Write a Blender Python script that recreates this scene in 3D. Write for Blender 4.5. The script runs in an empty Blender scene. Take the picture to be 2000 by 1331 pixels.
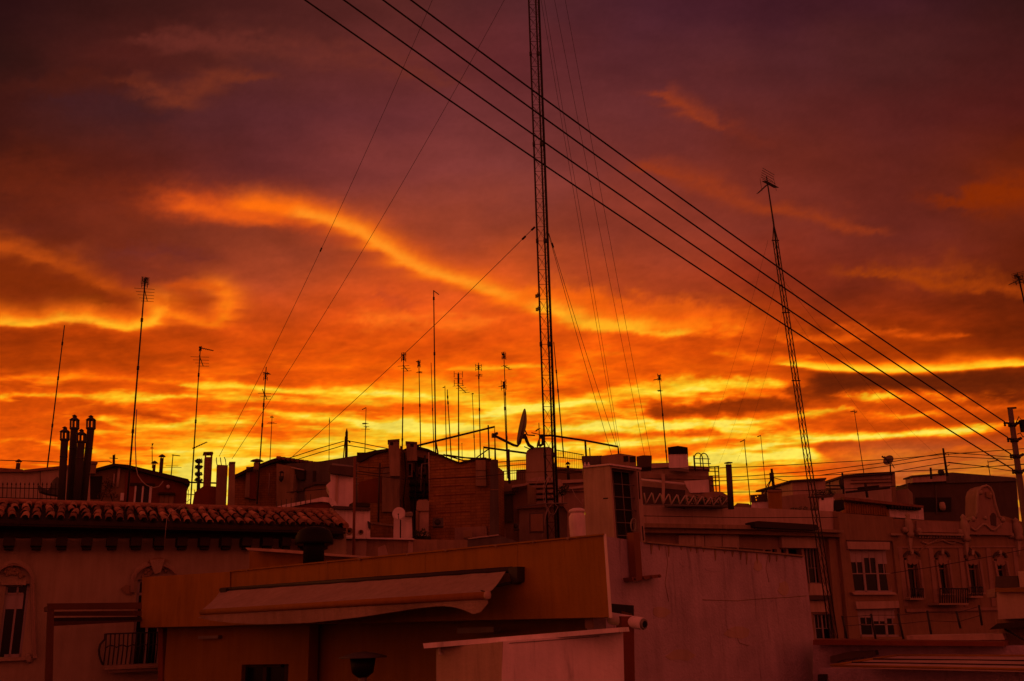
import bpy, math, random
import numpy as np
from mathutils import Vector, Matrix
R_ = random.Random(7)
SC = bpy.context.scene
COL = SC.collection
# ============================================================ camera, world, sun, exposure
CAM = Vector((0, 0, 12.0))
FPX, PITCH, ROLL = 1830.0, math.radians(17.1), math.radians(1.8)      # focal length in photo pixels (2000 wide)
F_ = Vector((0, math.cos(PITCH), math.sin(PITCH)))
U0 = Vector((0, -math.sin(PITCH), math.cos(PITCH))); R0 = Vector((1, 0, 0))
RT = R0*math.cos(ROLL) - U0*math.sin(ROLL)
UP = R0*math.sin(ROLL) + U0*math.cos(ROLL)
cam = bpy.data.cameras.new('camera'); camo = bpy.data.objects.new('camera', cam); COL.objects.link(camo)
cam.sensor_width = 36; cam.lens = FPX/2000*36; cam.clip_end = 9000; cam.clip_start = .1
M = Matrix.Identity(4)
for i in range(3):
    M[i][0], M[i][1], M[i][2], M[i][3] = RT[i], UP[i], -F_[i], CAM[i]
camo.matrix_world = M
SC.camera = camo
SUN_AZ, SUN_EL = math.radians(-16.0), math.radians(1.2)               # the sun is setting behind the roofs, left of centre
W = bpy.data.worlds.new('World'); SC.world = W; W.use_nodes = True
nt = W.node_tree; bg = nt.nodes['Background']
st = nt.nodes.new('ShaderNodeTexSky'); st.sky_type = 'NISHITA'; st.sun_disc = False
st.sun_elevation = SUN_EL; st.sun_rotation = SUN_AZ
nt.links.new(st.outputs[0], bg.inputs[0]); bg.inputs[1].default_value = .06
sl = bpy.data.lights.new('sun', 'SUN'); sl.energy = .35; sl.angle = math.radians(8); sl.color = (1, .38, .1)
so = bpy.data.objects.new('sun', sl); COL.objects.link(so)
sd_ = Vector((math.sin(SUN_AZ)*math.cos(SUN_EL), math.cos(SUN_AZ)*math.cos(SUN_EL), math.sin(SUN_EL)))
so.rotation_euler = sd_.to_track_quat('Z', 'Y').to_euler()
so.location = (0, 0, 60)
SC.view_settings.view_transform = 'Standard'; SC.view_settings.look = 'None'
SC.view_settings.exposure = 0; SC.view_settings.gamma = 1; SC.view_settings.use_curve_mapping = False
SC.render.engine = 'CYCLES'
SC.cycles.use_denoising = True; SC.cycles.max_bounces = 5; SC.cycles.diffuse_bounces = 3
SC.cycles.transparent_max_bounces = 6; SC.cycles.caustics_reflective = False; SC.cycles.caustics_refractive = False
# ------------------------------------------------------------ sky field (cloud colours by direction)
def _hash(ix, iy, seed):
    h = (ix.astype(np.int64) * 374761393 + iy.astype(np.int64) * 668265263 + seed * 982451653) & 0xffffffff
    h = ((h ^ (h >> 13)) * 1274126177) & 0xffffffff
    h = (h ^ (h >> 16)) & 0xffff
    return h / 65535.0
def vnoise(x, y, seed):
    ix, iy = np.floor(x), np.floor(y)
    fx, fy = x - ix, y - iy
    ix = ix.astype(np.int64); iy = iy.astype(np.int64)
    ux = fx*fx*fx*(fx*(fx*6-15)+10); uy = fy*fy*fy*(fy*(fy*6-15)+10)
    def g(dx, dy):
        a = _hash(ix+dx, iy+dy, seed) * 6.28318
        return np.cos(a)*(fx-dx) + np.sin(a)*(fy-dy)
    a = g(0,0); b = g(1,0); c = g(0,1); d = g(1,1)
    return (a + (b-a)*ux + (c-a)*uy + (a-b-c+d)*ux*uy) * 1.5
def fbm(x, y, seed, octv=5, gain=.5):
    s = np.zeros_like(x); a = 1.0; t = 0
    for k in range(octv):
        s += a*vnoise(x, y, seed+k*17); t += a*.62; a *= gain
        x, y = x*2.03+13.7, y*2.03-7.1
    return s/t
def lin(c):
    c = np.asarray(c, float)/255
    return np.where(c <= .04045, c/12.92, ((c+.055)/1.055)**2.4)
SX = np.array([0,250,500,750,1000,1250,1500,1750,2000.])
SY = np.array([0,110,220,330,440,550,660,770,880,960.])
SKY = [[(42,15,15),(58,24,20),(68,28,27),(90,38,38),(82,36,42),(75,32,45),(66,26,38),(64,25,34),(54,22,20)],
[(48,20,16),(75,28,24),(82,34,32),(98,40,42),(96,38,44),(86,36,44),(82,34,40),(78,32,34),(68,25,22)],
[(62,22,16),(70,30,32),(90,38,44),(104,44,50),(108,46,50),(105,44,48),(98,38,38),(86,32,30),(84,28,22)],
[(80,28,14),(92,33,24),(102,41,44),(124,52,52),(128,56,56),(121,48,44),(110,40,32),(98,36,28),(100,34,14)],
[(98,35,18),(112,42,24),(130,52,36),(148,60,42),(150,61,44),(142,55,42),(124,46,36),(112,40,32),(104,36,16)],
[(125,42,8),(132,48,26),(158,62,36),(205,78,34),(215,83,32),(172,64,34),(140,46,24),(120,42,22),(100,31,8)],
[(165,56,6),(195,70,10),(205,76,20),(225,82,24),(230,86,22),(228,84,18),(185,62,12),(160,52,8),(130,40,4)],
[(190,80,10),(222,98,10),(225,92,16),(236,104,14),(243,112,12),(245,122,10),(225,112,10),(190,80,8),(120,44,8)],
[(215,98,14),(240,122,12),(246,138,12),(252,158,20),(252,165,20),(235,150,20),(232,140,20),(205,105,20),(190,92,24)],
[(235,120,20),(255,170,30),(255,190,40),(255,180,30),(255,180,30),(235,140,30),(220,125,40),(185,96,50),(160,80,40)]]
SKYL = np.array([[lin((c[0], c[1]*(.95 if c[2] < 32 else 1.0), c[2]*(.9 if c[2] > 22 else 1))) for c in r] for r in SKY])
def grid(px, py):
    fx = np.interp(px, SX, np.arange(len(SX))); fy = np.interp(py, SY, np.arange(len(SY)))
    ix = np.clip(fx.astype(int), 0, len(SX)-2); iy = np.clip(fy.astype(int), 0, len(SY)-2)
    tx = (fx-ix); ty = (fy-iy)
    tx = (tx*tx*(3-2*tx))[:,None]*.5+tx[:,None]*.5; ty = (ty*ty*(3-2*ty))[:,None]*.5+ty[:,None]*.5
    G = np.sqrt(SKYL)
    v = (G[iy,ix]*(1-tx)+G[iy,ix+1]*tx)*(1-ty)+(G[iy+1,ix]*(1-tx)+G[iy+1,ix+1]*tx)*ty
    return v*v
def ss(a, b, x):
    t = np.clip((x-a)/(b-a), 0, 1); return t*t*(3-2*t)
# cloud strokes: polyline, sigma above, sigma below, colour, strength, edge warp, breakup
ST = [
 ([(300,80),(500,90),(620,110),(760,130),(860,160)], 30, 22, (112,46,36), .55, 14, .5),
 ([(250,160),(310,185),(350,203),(395,175),(430,158),(490,155)], 26, 9, (114,46,30), .85, 10, .3),
 ([(70,170),(170,150),(240,160)], 25, 30, (80,28,18), .5, 14, .3),
 ([(120,195),(200,195),(300,230)], 16, 30, (66,29,32), .6, 14, .2),
 ([(1296,184),(1320,205),(1350,222),(1402,250)], 18, 8, (146,54,28), .85, 8, .2),
 ([(1402,250),(1480,280)], 22, 14, (118,42,28), .5, 12, .3),
 ([(1270,330),(1340,352),(1400,375),(1480,408),(1500,414)], 22, 12, (150,54,26), .8, 9, .3),
 ([(1500,408),(1570,422),(1640,440),(1700,455)], 18, 8, (152,54,22), .75, 9, .3),
 ([(1540,330),(1600,350)], 14, 10, (112,40,28), .4, 9, .3),
 ([(1880,395),(1960,385),(2100,380)], 40, 26, (136,42,2), .8, 16, .2),
 ([(1700,535),(1790,550),(1880,560),(2050,575)], 32, 12, (166,62,8), .75, 14, .45),
 ([(0,360),(150,380),(300,400)], 60, 50, (122,40,16), .35, 20, .3),
 # mauve shadows
 ([(250,500),(320,490),(390,505)], 22, 20, (112,42,34), .6, 16, .35),
 ([(150,490),(230,515),(300,540)], 22, 14, (118,44,28), .5, 12, .3),
 ([(740,580),(790,592)], 16, 18, (190,70,36), .6, 12, .2),
 ([(1090,545),(1170,562),(1260,584),(1350,596)], 40, 16, (156,57,32), .6, 14, .3, 3),
 # main diagonal cloud: broad glow, then ribbon and bright core
 ([(360,408),(440,424),(520,424),(600,436),(700,466),(780,512),(880,556),(1000,590),(1100,618)], 46, 14, (196,70,24), .6, 9, .25, 3),
 ([(366,404),(430,412),(500,414),(600,426)], 26, 13, (212,76,20), .8, 9, .25, 3),
 ([(372,406),(430,419),(480,427),(530,430)], 16, 9, (236,92,18), .75, 6, .35, 3),
 ([(500,404),(570,414),(640,432),(700,454),(745,482),(790,514),(850,541),(920,560),(1000,588),(1060,608),(1120,628)], 25, 8, (255,110,12), .97, 4, .08, 3),
 ([(590,420),(640,431),(700,452),(745,479),(790,511),(850,537),(920,556),(1000,583),(1070,606)], 12, 5.5, (255,146,32), .85, 4, .2, 3),
 ([(1060,598),(1120,618),(1170,634),(1230,642),(1330,650),(1400,652)], 42, 8, (250,112,16), .95, 14, .45, 3),
 ([(1085,590),(1150,592),(1230,602),(1310,614),(1390,628)], 24, 28, (238,96,14), .85, 16, .45, 3),
 ([(1070,606),(1120,624),(1160,636),(1200,642),(1260,646),(1320,652)], 17, 6, (255,158,36), 1, 6, .35, 3),
 ([(1240,600),(1310,606),(1380,615)], 18, 12, (228,94,22), .6, 12, .7),
 ([(1290,645),(1350,636),(1400,646),(1440,642)], 15, 6, (250,112,20), .75, 10, .6, 3),
 # left lens clouds
 ([(-40,480),(30,494),(80,510),(140,532),(190,560),(235,575)], 26, 6, (190,74,14), .85, 6, .3),
 ([(-40,550),(40,545),(120,560),(200,590)], 36, 30, (128,42,6), .85, 10, .15),
 ([(-40,618),(30,632),(80,634),(120,624),(165,622),(215,636),(255,641),(290,633),(312,616),(318,598)], 24, 6, (250,128,22), .95, 4, .1, 3),
 ([(-20,632),(60,636),(120,626),(180,630),(250,642),(295,634),(314,612)], 9, 4, (255,172,40), .75, 3, .15, 3),
 ([(338,618),(380,632),(415,636),(438,622),(445,600),(440,575),(425,562)], 20, 6, (248,116,20), .9, 4, .12, 3),
 ([(345,560),(400,556),(430,566)], 12, 8, (214,82,14), .6, 6, .3),
 ([(330,590),(400,588)], 16, 16, (178,62,8), .6, 8, .2),
 ([(0,668),(120,660),(240,672)], 18, 22, (158,48,4), .6, 12, .2),
 ([(20,712),(160,700),(270,722)], 10, 14, (166,54,4), .55, 10, .4),
 # scaly small cloud
 ([(675,625),(730,632),(800,624),(870,632),(960,628)], 16, 14, (244,112,36), .6, 14, .85),
 ([(880,722),(960,720),(1060,715)], 5, 3, (255,150,24), .85, 2, .3),
 ([(560,722),(700,716),(900,724)], 8, 6, (250,116,14), .4, 3, .6),
 # low streaks, left
 ([(-20,738),(120,735),(280,742),(420,752)], 7, 5, (246,136,14), .6, 5, .75),
 ([(-20,776),(70,772),(180,776),(300,778),(380,776)], 9, 6, (255,178,26), .9, 5, .3),
 ([(360,752),(470,757),(600,767),(720,768),(830,774)], 7, 4, (255,186,34), .92, 4, .25),
 ([(430,776),(560,782),(700,790),(800,786)], 10, 7, (255,172,28), .7, 6, .5),
 ([(490,800),(580,812),(700,824),(780,842),(880,846)], 11, 6, (255,196,40), .9, 5, .3),
 ([(200,822),(250,834),(330,832),(400,824),(470,823)], 8, 5, (255,172,30), .8, 4, .35),
 ([(150,812),(220,800),(300,812),(340,820)], 13, 9, (178,66,6), .85, 6, .25),
 ([(-20,792),(80,790),(150,800)], 7, 7, (186,74,8), .7, 6, .3),
 ([(10,832),(60,828),(100,838)], 9, 7, (168,64,8), .8, 6, .3),
 ([(-20,866),(40,858),(140,872)], 7, 5, (255,176,24), .75, 4, .5),
 ([(20,862),(80,866)], 6, 6, (168,64,8), .7, 5, .3),
 ([(-20,882),(60,884),(140,892)], 9, 10, (186,76,10), .6, 5, .4),
 ([(230,870),(330,866),(420,872)], 10, 8, (250,140,10), .5, 6, .6),
 ([(300,880),(370,888),(460,884)], 7, 5, (255,190,40), .6, 4, .5),
 ([(395,905),(470,902),(560,900)], 8, 8, (255,214,70), .9, 4, .2),
 ([(420,918),(560,916)], 6, 10, (222,104,20), .7, 4, .2),
 ([(360,955),(380,948),(440,955)], 22, 40, (255,214,70), .95, 3, .1),
 # low streaks, centre
 ([(640,772),(740,770),(850,782)], 8, 6, (255,196,36), .7, 4, .4),
 ([(780,826),(850,842),(920,836)], 10, 7, (255,206,48), .85, 5, .3),
 ([(930,814),(1010,802),(1100,788),(1200,780),(1300,768),(1400,762)], 9, 6, (255,208,44), .92, 5, .25),
 ([(1160,772),(1290,752),(1420,748),(1560,756)], 13, 9, (255,190,30), .85, 6, .4),
 ([(1080,838),(1180,834),(1260,822),(1330,834)], 9, 6, (255,212,56), .85, 6, .4),
 ([(1100,856),(1190,850),(1270,858)], 6, 6, (200,96,14), .8, 4, .3),
 ([(740,884),(860,888),(960,884),(1060,882)], 9, 6, (255,226,80), .95, 3, .2),
 ([(880,905),(950,903),(1030,906)], 6, 8, (196,98,26), .85, 4, .15),
 ([(930,922),(1030,925)], 6, 8, (255,214,80), .8, 3, .2),
 ([(1030,872),(1160,874),(1280,866),(1380,862)], 8, 6, (255,224,72), .92, 4, .2),
 ([(1050,860),(1120,858),(1180,862)], 5, 4, (176,84,14), .8, 3, .2),
 ([(1190,892),(1300,886),(1370,884)], 9, 10, (196,100,20), .85, 5, .2),
 # low streaks, right
 ([(1290,802),(1380,800),(1460,794),(1560,790)], 14, 15, (140,60,10), .95, 7, .12, 4),
 ([(1260,850),(1330,848),(1400,846)], 7, 7, (168,80,16), .85, 5, .25),
 ([(1560,764),(1610,768),(1660,764)], 15, 15, (146,62,14), .95, 10, .35, 4),
 ([(1580,792),(1650,790),(1730,796),(1800,800)], 9, 9, (172,76,14), .8, 10, .55),
 ([(1800,790),(1900,778),(1960,790)], 9, 8, (180,82,20), .7, 10, .6),
 ([(1640,770),(1700,776),(1800,772),(1880,778)], 8, 7, (255,178,20), .85, 7, .45),
 ([(1400,826),(1500,822),(1580,812),(1660,800)], 8, 6, (255,200,44), .85, 6, .4),
 ([(1480,848),(1560,836),(1640,846)], 7, 6, (186,88,18), .75, 6, .4),
 ([(1290,838),(1370,826),(1470,818)], 6, 5, (255,204,50), .7, 5, .4),
 ([(1340,896),(1420,882),(1520,868),(1640,858),(1760,850),(1880,838),(2060,822)], 9, 7, (255,214,40), .98, 3, .1),
 ([(1360,910),(1440,896),(1530,890),(1640,892)], 9, 10, (255,206,50), .85, 5, .35),
 ([(1360,920),(1480,924),(1560,918)], 12, 10, (238,160,40), .6, 7, .5),
 ([(1650,835),(1760,832),(1880,820),(2060,806)], 10, 9, (172,76,16), .9, 4, .12, 4),
 ([(1640,812),(1760,814),(1880,800),(2060,792)], 8, 7, (240,150,20), .6, 6, .5),
 ([(1620,872),(1760,868),(1900,858),(2060,848)], 9, 16, (170,82,38), .92, 4, .1, 4),
 ([(1600,895),(1700,888),(1800,884)], 9, 8, (232,130,30), .6, 8, .7),
 ([(1650,905),(1800,905),(2000,900)], 20, 30, (176,84,36), .6, 8, .3),
 ([(1620,745),(1700,742),(1800,742),(1900,745),(2060,748)], 19, 19, (108,40,12), .97, 5, .06, 4),
 ([(1540,712),(1600,720),(1680,724),(1750,725),(1850,722),(2060,708)], 15, 4, (255,186,8), .95, 2, .06),
 ([(1520,660),(1600,662),(1680,664)], 10, 8, (240,106,12), .6, 8, .5),
 ([(1480,684),(1580,690),(1680,688)], 6, 6, (176,66,10), .7, 5, .3),
 ([(1640,640),(1700,650),(1760,646)], 10, 8, (222,88,18), .6, 9, .6),
 ([(1760,656),(1820,662),(1880,656)], 8, 5, (216,86,12), .75, 5, .4),
 ([(1860,680),(1950,690),(2060,686)], 8, 8, (150,52,6), .7, 6, .3),
 ([(1400,690),(1500,706),(1580,700)], 10, 8, (250,130,10), .6, 6, .5),
]
def sky_colour(px, py):
    """linear RGB of the sky towards photograph-plane coordinates px, py (gnomonic directions)"""
    q1 = fbm(px/210, py/110, 3, 4); q2 = fbm(px/210+40, py/110+9, 5, 4)
    wx, wy = px + 46*q1, py + 26*q2
    col = grid(np.clip(wx, -250, 2250), np.clip(wy, -300, 980))
    # broad cloud mottling
    m = fbm(px/320, py/130, 11, 5)
    m2 = fbm(px/120, py/42, 12, 5)
    m3 = fbm(px/44, py/13+px/260, 13, 4, .6)
    amp = .12 + .1*ss(250, 700, py)
    col = col*np.exp(amp*(m*1.2+m2*.8+m3*.38*ss(330, 620, py)))[:,None]
    # wind-drawn streaks, closer and thinner to the horizon
    low = ss(690, 800, py+18*q1)
    d = np.maximum(1090-py, 40)
    ty = np.log(d)
    s1 = fbm(px/300+ty*.6, ty*7.5+.25*q1, 21, 5, .55)
    s2 = fbm(px/110+ty*1.1, ty*15+.5*q2, 23, 4, .55)
    s = s1*1.0+s2*.3
    hot = ss(.05, .6, s)[:,None]*(low*.62)[:,None]
    dark = ss(-.02, .5, -s)[:,None]*(low*.58)[:,None]
    right = ss(1350, 2000, px)[:,None]
    hotc = lin((255,184,30))[None]*(1-.12*right)
    darkc = lin((196,82,8))[None]*(1-right)+lin((160,74,20))[None]*right
    col = col*(1-hot)+hotc*hot
    col = col*(1-dark)+darkc*dark
    n1 = fbm(px/70, py/38, 31, 5, .55); n2 = fbm(px/26, py/15, 33, 4, .6)
    n3 = fbm(px/90+5, py/26+3, 37, 5, .6)
    wd = np.exp(.55*fbm(px/120, py/60, 51, 3)+.35*low*s)
    sm = np.clip(.62+.9*s, .12, 1.1)
    for pts, su, sd, c, a, warp, brk, flat in [t if len(t) == 8 else t+(2,) for t in ST]:
        P = np.array(pts, float)
        k = 3.2*max(su, sd)+warp*2
        msk = (px > P[:,0].min()-k*2) & (px < P[:,0].max()+k*2) & (py > P[:,1].min()-k) & (py < P[:,1].max()+k)
        if not msk.any(): continue
        x = px[msk]; y = py[msk]+warp*(n1[msk]*.8+n2[msk]*.5); x = x+warp*1.4*n3[msk]
        w = np.zeros(x.shape)
        for (x0,y0),(x1,y1) in zip(P[:-1], P[1:]):
            dx, dy = x1-x0, y1-y0; L2 = dx*dx+dy*dy
            t = np.clip(((x-x0)*dx+(y-y0)*dy)/L2, 0, 1)
            ex, ey = x-(x0+t*dx), y-(y0+t*dy)
            sg = np.where(ey < 0, su, sd)*(1 if flat == 3 else wd[msk])*(1 if flat in (3, 4) else .35+.65*np.sqrt(np.clip(1.15-np.abs(((x-P[:,0].min())/(np.ptp(P[:,0])+1)-.5)*2)**3, .02, 1)))
            q = (ex/(1.7*max(su, sd)))**2+(ey/sg)**2
            w = np.maximum(w, np.exp(-.9*q) if flat in (2, 3) else np.exp(-.55*q*q))
        w = w*np.clip(1-brk+brk*(1.0+1.5*n3[msk]+.6*n2[msk]), 0, 1.15)
        if flat == 2: w = w*(1-low[msk]*.75+low[msk]*.75*sm[msk])
        w = np.clip(w*a*1.06, 0, 1)[:,None]
        col[msk] = col[msk]*(1-w)+lin(c)[None]*w
    # sunset palette by brightness in the low bands (red-brown, orange, amber, yellow)
    PA = np.array([lin(c) for c in ((70,22,4),(128,39,2),(172,56,0),(214,73,2),(246,93,2),(255,120,4),(255,150,14),(255,186,26),(255,212,48),(255,228,86))])
    LW = np.array([.5,.9,.05]); L = (col@LW); LP_ = PA@LW
    L = L*(1+.10*ss(735,790,py)+.10*ss(740,850,py)*ss(-100,450,px)*(1-ss(1650,1850,px)))*np.exp(low*(.09*fbm(px/95, py/5.5, 71, 4, .6)+.05*fbm(px/34, py/3.2, 73, 3, .6)))
    ml = .43; L2 = np.where(L > ml, ml+(L-ml)*1.26, ml*(L/ml)**1.12)
    pal = np.stack([np.interp(L2, LP_, PA[:,i]) for i in range(3)], 1)
    wp = (ss(500, 720, py)*(1-.75*ss(1560,1760,px)*ss(845,890,py)))[:,None]*.9
    col = col*(1-wp)+pal*wp
    rg = 1-2.4*np.abs(fbm(px/170+py/210, py/44+px/520, 81, 5, .55)); rg2 = 1-2.4*np.abs(fbm(px/64, py/17+px/300, 83, 4, .6))
    col = col*np.exp(ss(420, 680, py)*(.11*(rg-.4)+.07*(rg2-.4)))[:,None]
    f = fbm(px/15, py/7, 41, 3, .6)
    col = col*np.exp((.05+.06*low)*f)[:,None]
    return col
# ============================================================ materials
MATS = {}
def mat(name, rgb, rough=.85, var=.22, scale=1.6, streak=.25, bump=.25, metal=0, grime=0, spec=.3, tint=0):
    m = bpy.data.materials.new(name); m.use_nodes = True; MATS[name] = m
    n, l = m.node_tree.nodes, m.node_tree.links
    b = n['Principled BSDF']; b.inputs['Roughness'].default_value = rough; b.inputs['Metallic'].default_value = metal
    b.inputs['Specular IOR Level'].default_value = spec
    g = n.new('ShaderNodeNewGeometry')
    def noise(sc, det, vec):
        t = n.new('ShaderNodeTexNoise'); t.inputs['Scale'].default_value = sc; t.inputs['Detail'].default_value = det
        t.inputs['Roughness'].default_value = .62
        l.new(vec, t.inputs['Vector']); return t.outputs['Fac']
    def math_(op, a, b_):
        k = n.new('ShaderNodeMath'); k.operation = op
        for i, x in enumerate((a, b_)):
            if isinstance(x, (int, float)): k.inputs[i].default_value = x
            else: l.new(x, k.inputs[i])
        return k.outputs[0]
    mp = n.new('ShaderNodeMapping'); mp.inputs['Scale'].default_value = (5, 5, .55); l.new(g.outputs['Position'], mp.inputs['Vector'])
    a = noise(scale, 6, g.outputs['Position']); s = noise(1.3, 5, mp.outputs[0])
    v = math_('ADD', math_('MULTIPLY', math_('SUBTRACT', a, .5), var*2.4), math_('MULTIPLY', math_('SUBTRACT', s, .5), streak*2.4))
    v = math_('ADD', v, 1.0)
    if grime:                                                        # run-off stains with their own ragged outline
        r = n.new('ShaderNodeMapRange'); r.inputs[1].default_value = .58; r.inputs[2].default_value = .72
        r.inputs[3].default_value = 1; r.inputs[4].default_value = 1-grime
        mp2 = n.new('ShaderNodeMapping'); mp2.inputs['Scale'].default_value = (9, 9, 1.1); l.new(g.outputs['Position'], mp2.inputs['Vector'])
        l.new(noise(.8, 7, mp2.outputs[0]), r.inputs[0]); v = math_('MULTIPLY', v, r.outputs[0])
    if name == 'brick':                                              # courses of brick with darker joints
        sx = n.new('ShaderNodeSeparateXYZ'); l.new(g.outputs['Position'], sx.inputs[0]); cb_ = n.new('ShaderNodeCombineXYZ')
        l.new(math_('ADD', math_('MULTIPLY', sx.outputs[0], .94), math_('MULTIPLY', sx.outputs[1], .34)), cb_.inputs[0]); l.new(sx.outputs[2], cb_.inputs[1])
        bt = n.new('ShaderNodeTexBrick'); l.new(cb_.outputs[0], bt.inputs['Vector']); bt.inputs['Scale'].default_value = 1
        bt.inputs['Brick Width'].default_value = .26; bt.inputs['Row Height'].default_value = .085; bt.inputs['Mortar Size'].default_value = .012
        bt.inputs['Color1'].default_value = (1.1, 1.1, 1.1, 1); bt.inputs['Color2'].default_value = (.88, .88, .88, 1); bt.inputs['Mortar'].default_value = (.74, .74, .74, 1)
        v = math_('MULTIPLY', v, bt.outputs['Color'])
    mx = n.new('ShaderNodeMix'); mx.data_type = 'RGBA'; mx.blend_type = 'MULTIPLY'; mx.inputs[0].default_value = 1
    if tint:
        oi = n.new('ShaderNodeObjectInfo'); v = math_('MULTIPLY', v, math_('ADD', math_('MULTIPLY', oi.outputs['Random'], tint*2), 1-tint))
    mx.inputs[6].default_value = (*rgb, 1); l.new(v, mx.inputs[7]); l.new(mx.outputs[2], b.inputs['Base Color'])
    if bump:
        bp = n.new('ShaderNodeBump'); bp.inputs['Strength'].default_value = bump; bp.inputs['Distance'].default_value = .03
        l.new(noise(22, 4, g.outputs['Position']), bp.inputs['Height']); l.new(bp.outputs[0], b.inputs['Normal'])
    return m
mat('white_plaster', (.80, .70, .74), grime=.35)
mat('party_wall', (.47, .36, .44), var=.34, streak=.2, grime=.42, bump=.6)
mat('cream_plaster', (.36, .28, .20), var=.2)
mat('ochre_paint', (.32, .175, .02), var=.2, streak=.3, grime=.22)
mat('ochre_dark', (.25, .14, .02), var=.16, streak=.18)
mat('red_plaster', (.18, .055, .02), var=.25)
mat('brick', (.30, .155, .045), var=.4, scale=3, streak=.35, bump=.6)
mat('old_plaster', (.29, .20, .13), var=.4, streak=.45, grime=.35)
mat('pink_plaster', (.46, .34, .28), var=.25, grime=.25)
mat('facade_plaster', (.32, .21, .16), var=.25, grime=.25)
mat('facade_brown', (.27, .175, .10), var=.25, grime=.2)
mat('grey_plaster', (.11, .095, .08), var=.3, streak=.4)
mat('dark_plaster', (.085, .06, .045), var=.3)
mat('stone', (.36, .27, .20), var=.3, bump=.6)
mat('roof_tile', (.26, .13, .08), var=.55, scale=5, bump=.5, tint=.5)
mat('roof_tile_pale', (.34, .19, .12), var=.55, scale=5, bump=.5, tint=.5)
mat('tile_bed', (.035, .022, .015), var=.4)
mat('dark_wood', (.035, .022, .014), var=.3)
mat('pergola_wood', (.11, .05, .02), var=.3, streak=.1)
mat('dark_metal', (.03, .025, .022), rough=.5, var=.15, bump=0)
mat('galvanised', (.22, .19, .17), rough=.5, var=.2, bump=0, metal=.3)
mat('rust_metal', (.20, .08, .04), rough=.8, var=.3, bump=.1)
mat('black_plastic', (.008, .007, .007), rough=.5, var=.1, bump=0, spec=.12)
mat('cable', (.02, .016, .014), rough=.7, var=.05, bump=0)
mat('pale_cable', (.45, .36, .32), rough=.6, var=.05, bump=0)
mat('awning_cloth', (.36, .26, .22), var=.22, streak=.3, bump=.5)
mat('awning_trim', (.28, .13, .02), var=.1, bump=0)
mat('white_paint', (.74, .66, .68), rough=.6, var=.1, streak=.1, bump=0)
mat('frame_grey', (.36, .30, .31), rough=.6, var=.1, streak=.1, bump=0)
mat('blind', (.42, .36, .38), rough=.7, var=.1, streak=.1, bump=0)
mat('glass', (.008, .008, .009), rough=.2, var=.05, bump=0, spec=.18)
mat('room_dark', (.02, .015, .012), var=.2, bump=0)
mat('leaf', (.05, .07, .025), var=.5, scale=8, bump=0)
mat('dry_leaf', (.10, .06, .03), var=.5, scale=8, bump=0)
mat('dish_white', (.74, .66, .68), rough=.5, var=.1, streak=.05, bump=0)
mat('dish_grey', (.16, .12, .10), rough=.55, var=.15, bump=0)
mat('concrete', (.15, .115, .09), var=.25, bump=.4)
mat('asphalt', (.05, .047, .045), var=.3)
mat('yellow_trim', (.30, .17, .012), var=.12, bump=0)
mat('corrugated', (.36, .18, .04), rough=.6, var=.2, bump=0)
mat('flue_clay', (.045, .034, .028), var=.3)
mat('steel_pipe', (.07, .055, .048), rough=.5, var=.25, bump=0, metal=.4)
# ============================================================ geometry helpers
def ray(px, py):
    return F_ + RT*((px-1000)/FPX) + UP*((665.5-py)/FPX)
def PT(px, py, Y):                                       # the point seen at that photo pixel, Y metres ahead
    r = ray(px, py); return CAM + r*(Y/r.y)
class Pl:                                                # an upright plane (a facade) through two points
    def __init__(s, pxa, Ya, pxb, Yb, pya=1050, pyb=None):
        s.a = PT(pxa, pya, Ya); b = PT(pxb, pyb or pya, Yb)
        s.u = Vector((b.x-s.a.x, b.y-s.a.y, 0)).normalized()
        s.n = Vector((s.u.y, -s.u.x, 0))
        if s.n.dot(CAM-s.a) < 0: s.n = -s.n
    def p(s, px, py, d=0.):
        r = ray(px, py); o = s.a + s.n*d
        return CAM + r*((o-CAM).dot(s.n)/r.dot(s.n))
    def uz(s, px, py, d=0.):
        q = s.p(px, py, d); return (q-s.a).dot(s.u), q.z
    def at(s, u, z, d=0.):
        q = s.a + s.u*u + s.n*d; return Vector((q.x, q.y, z))
def FR(px, Y, yaw=None):                                 # a plane through that column, turned by yaw degrees (default: square on)
    c = math.tan(math.radians(yaw)) if yaw is not None else -(px-1000)/FPX; w = 10*Y/FPX
    return Pl(px-10, Y-w*c, px+10, Y+w*c)
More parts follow.
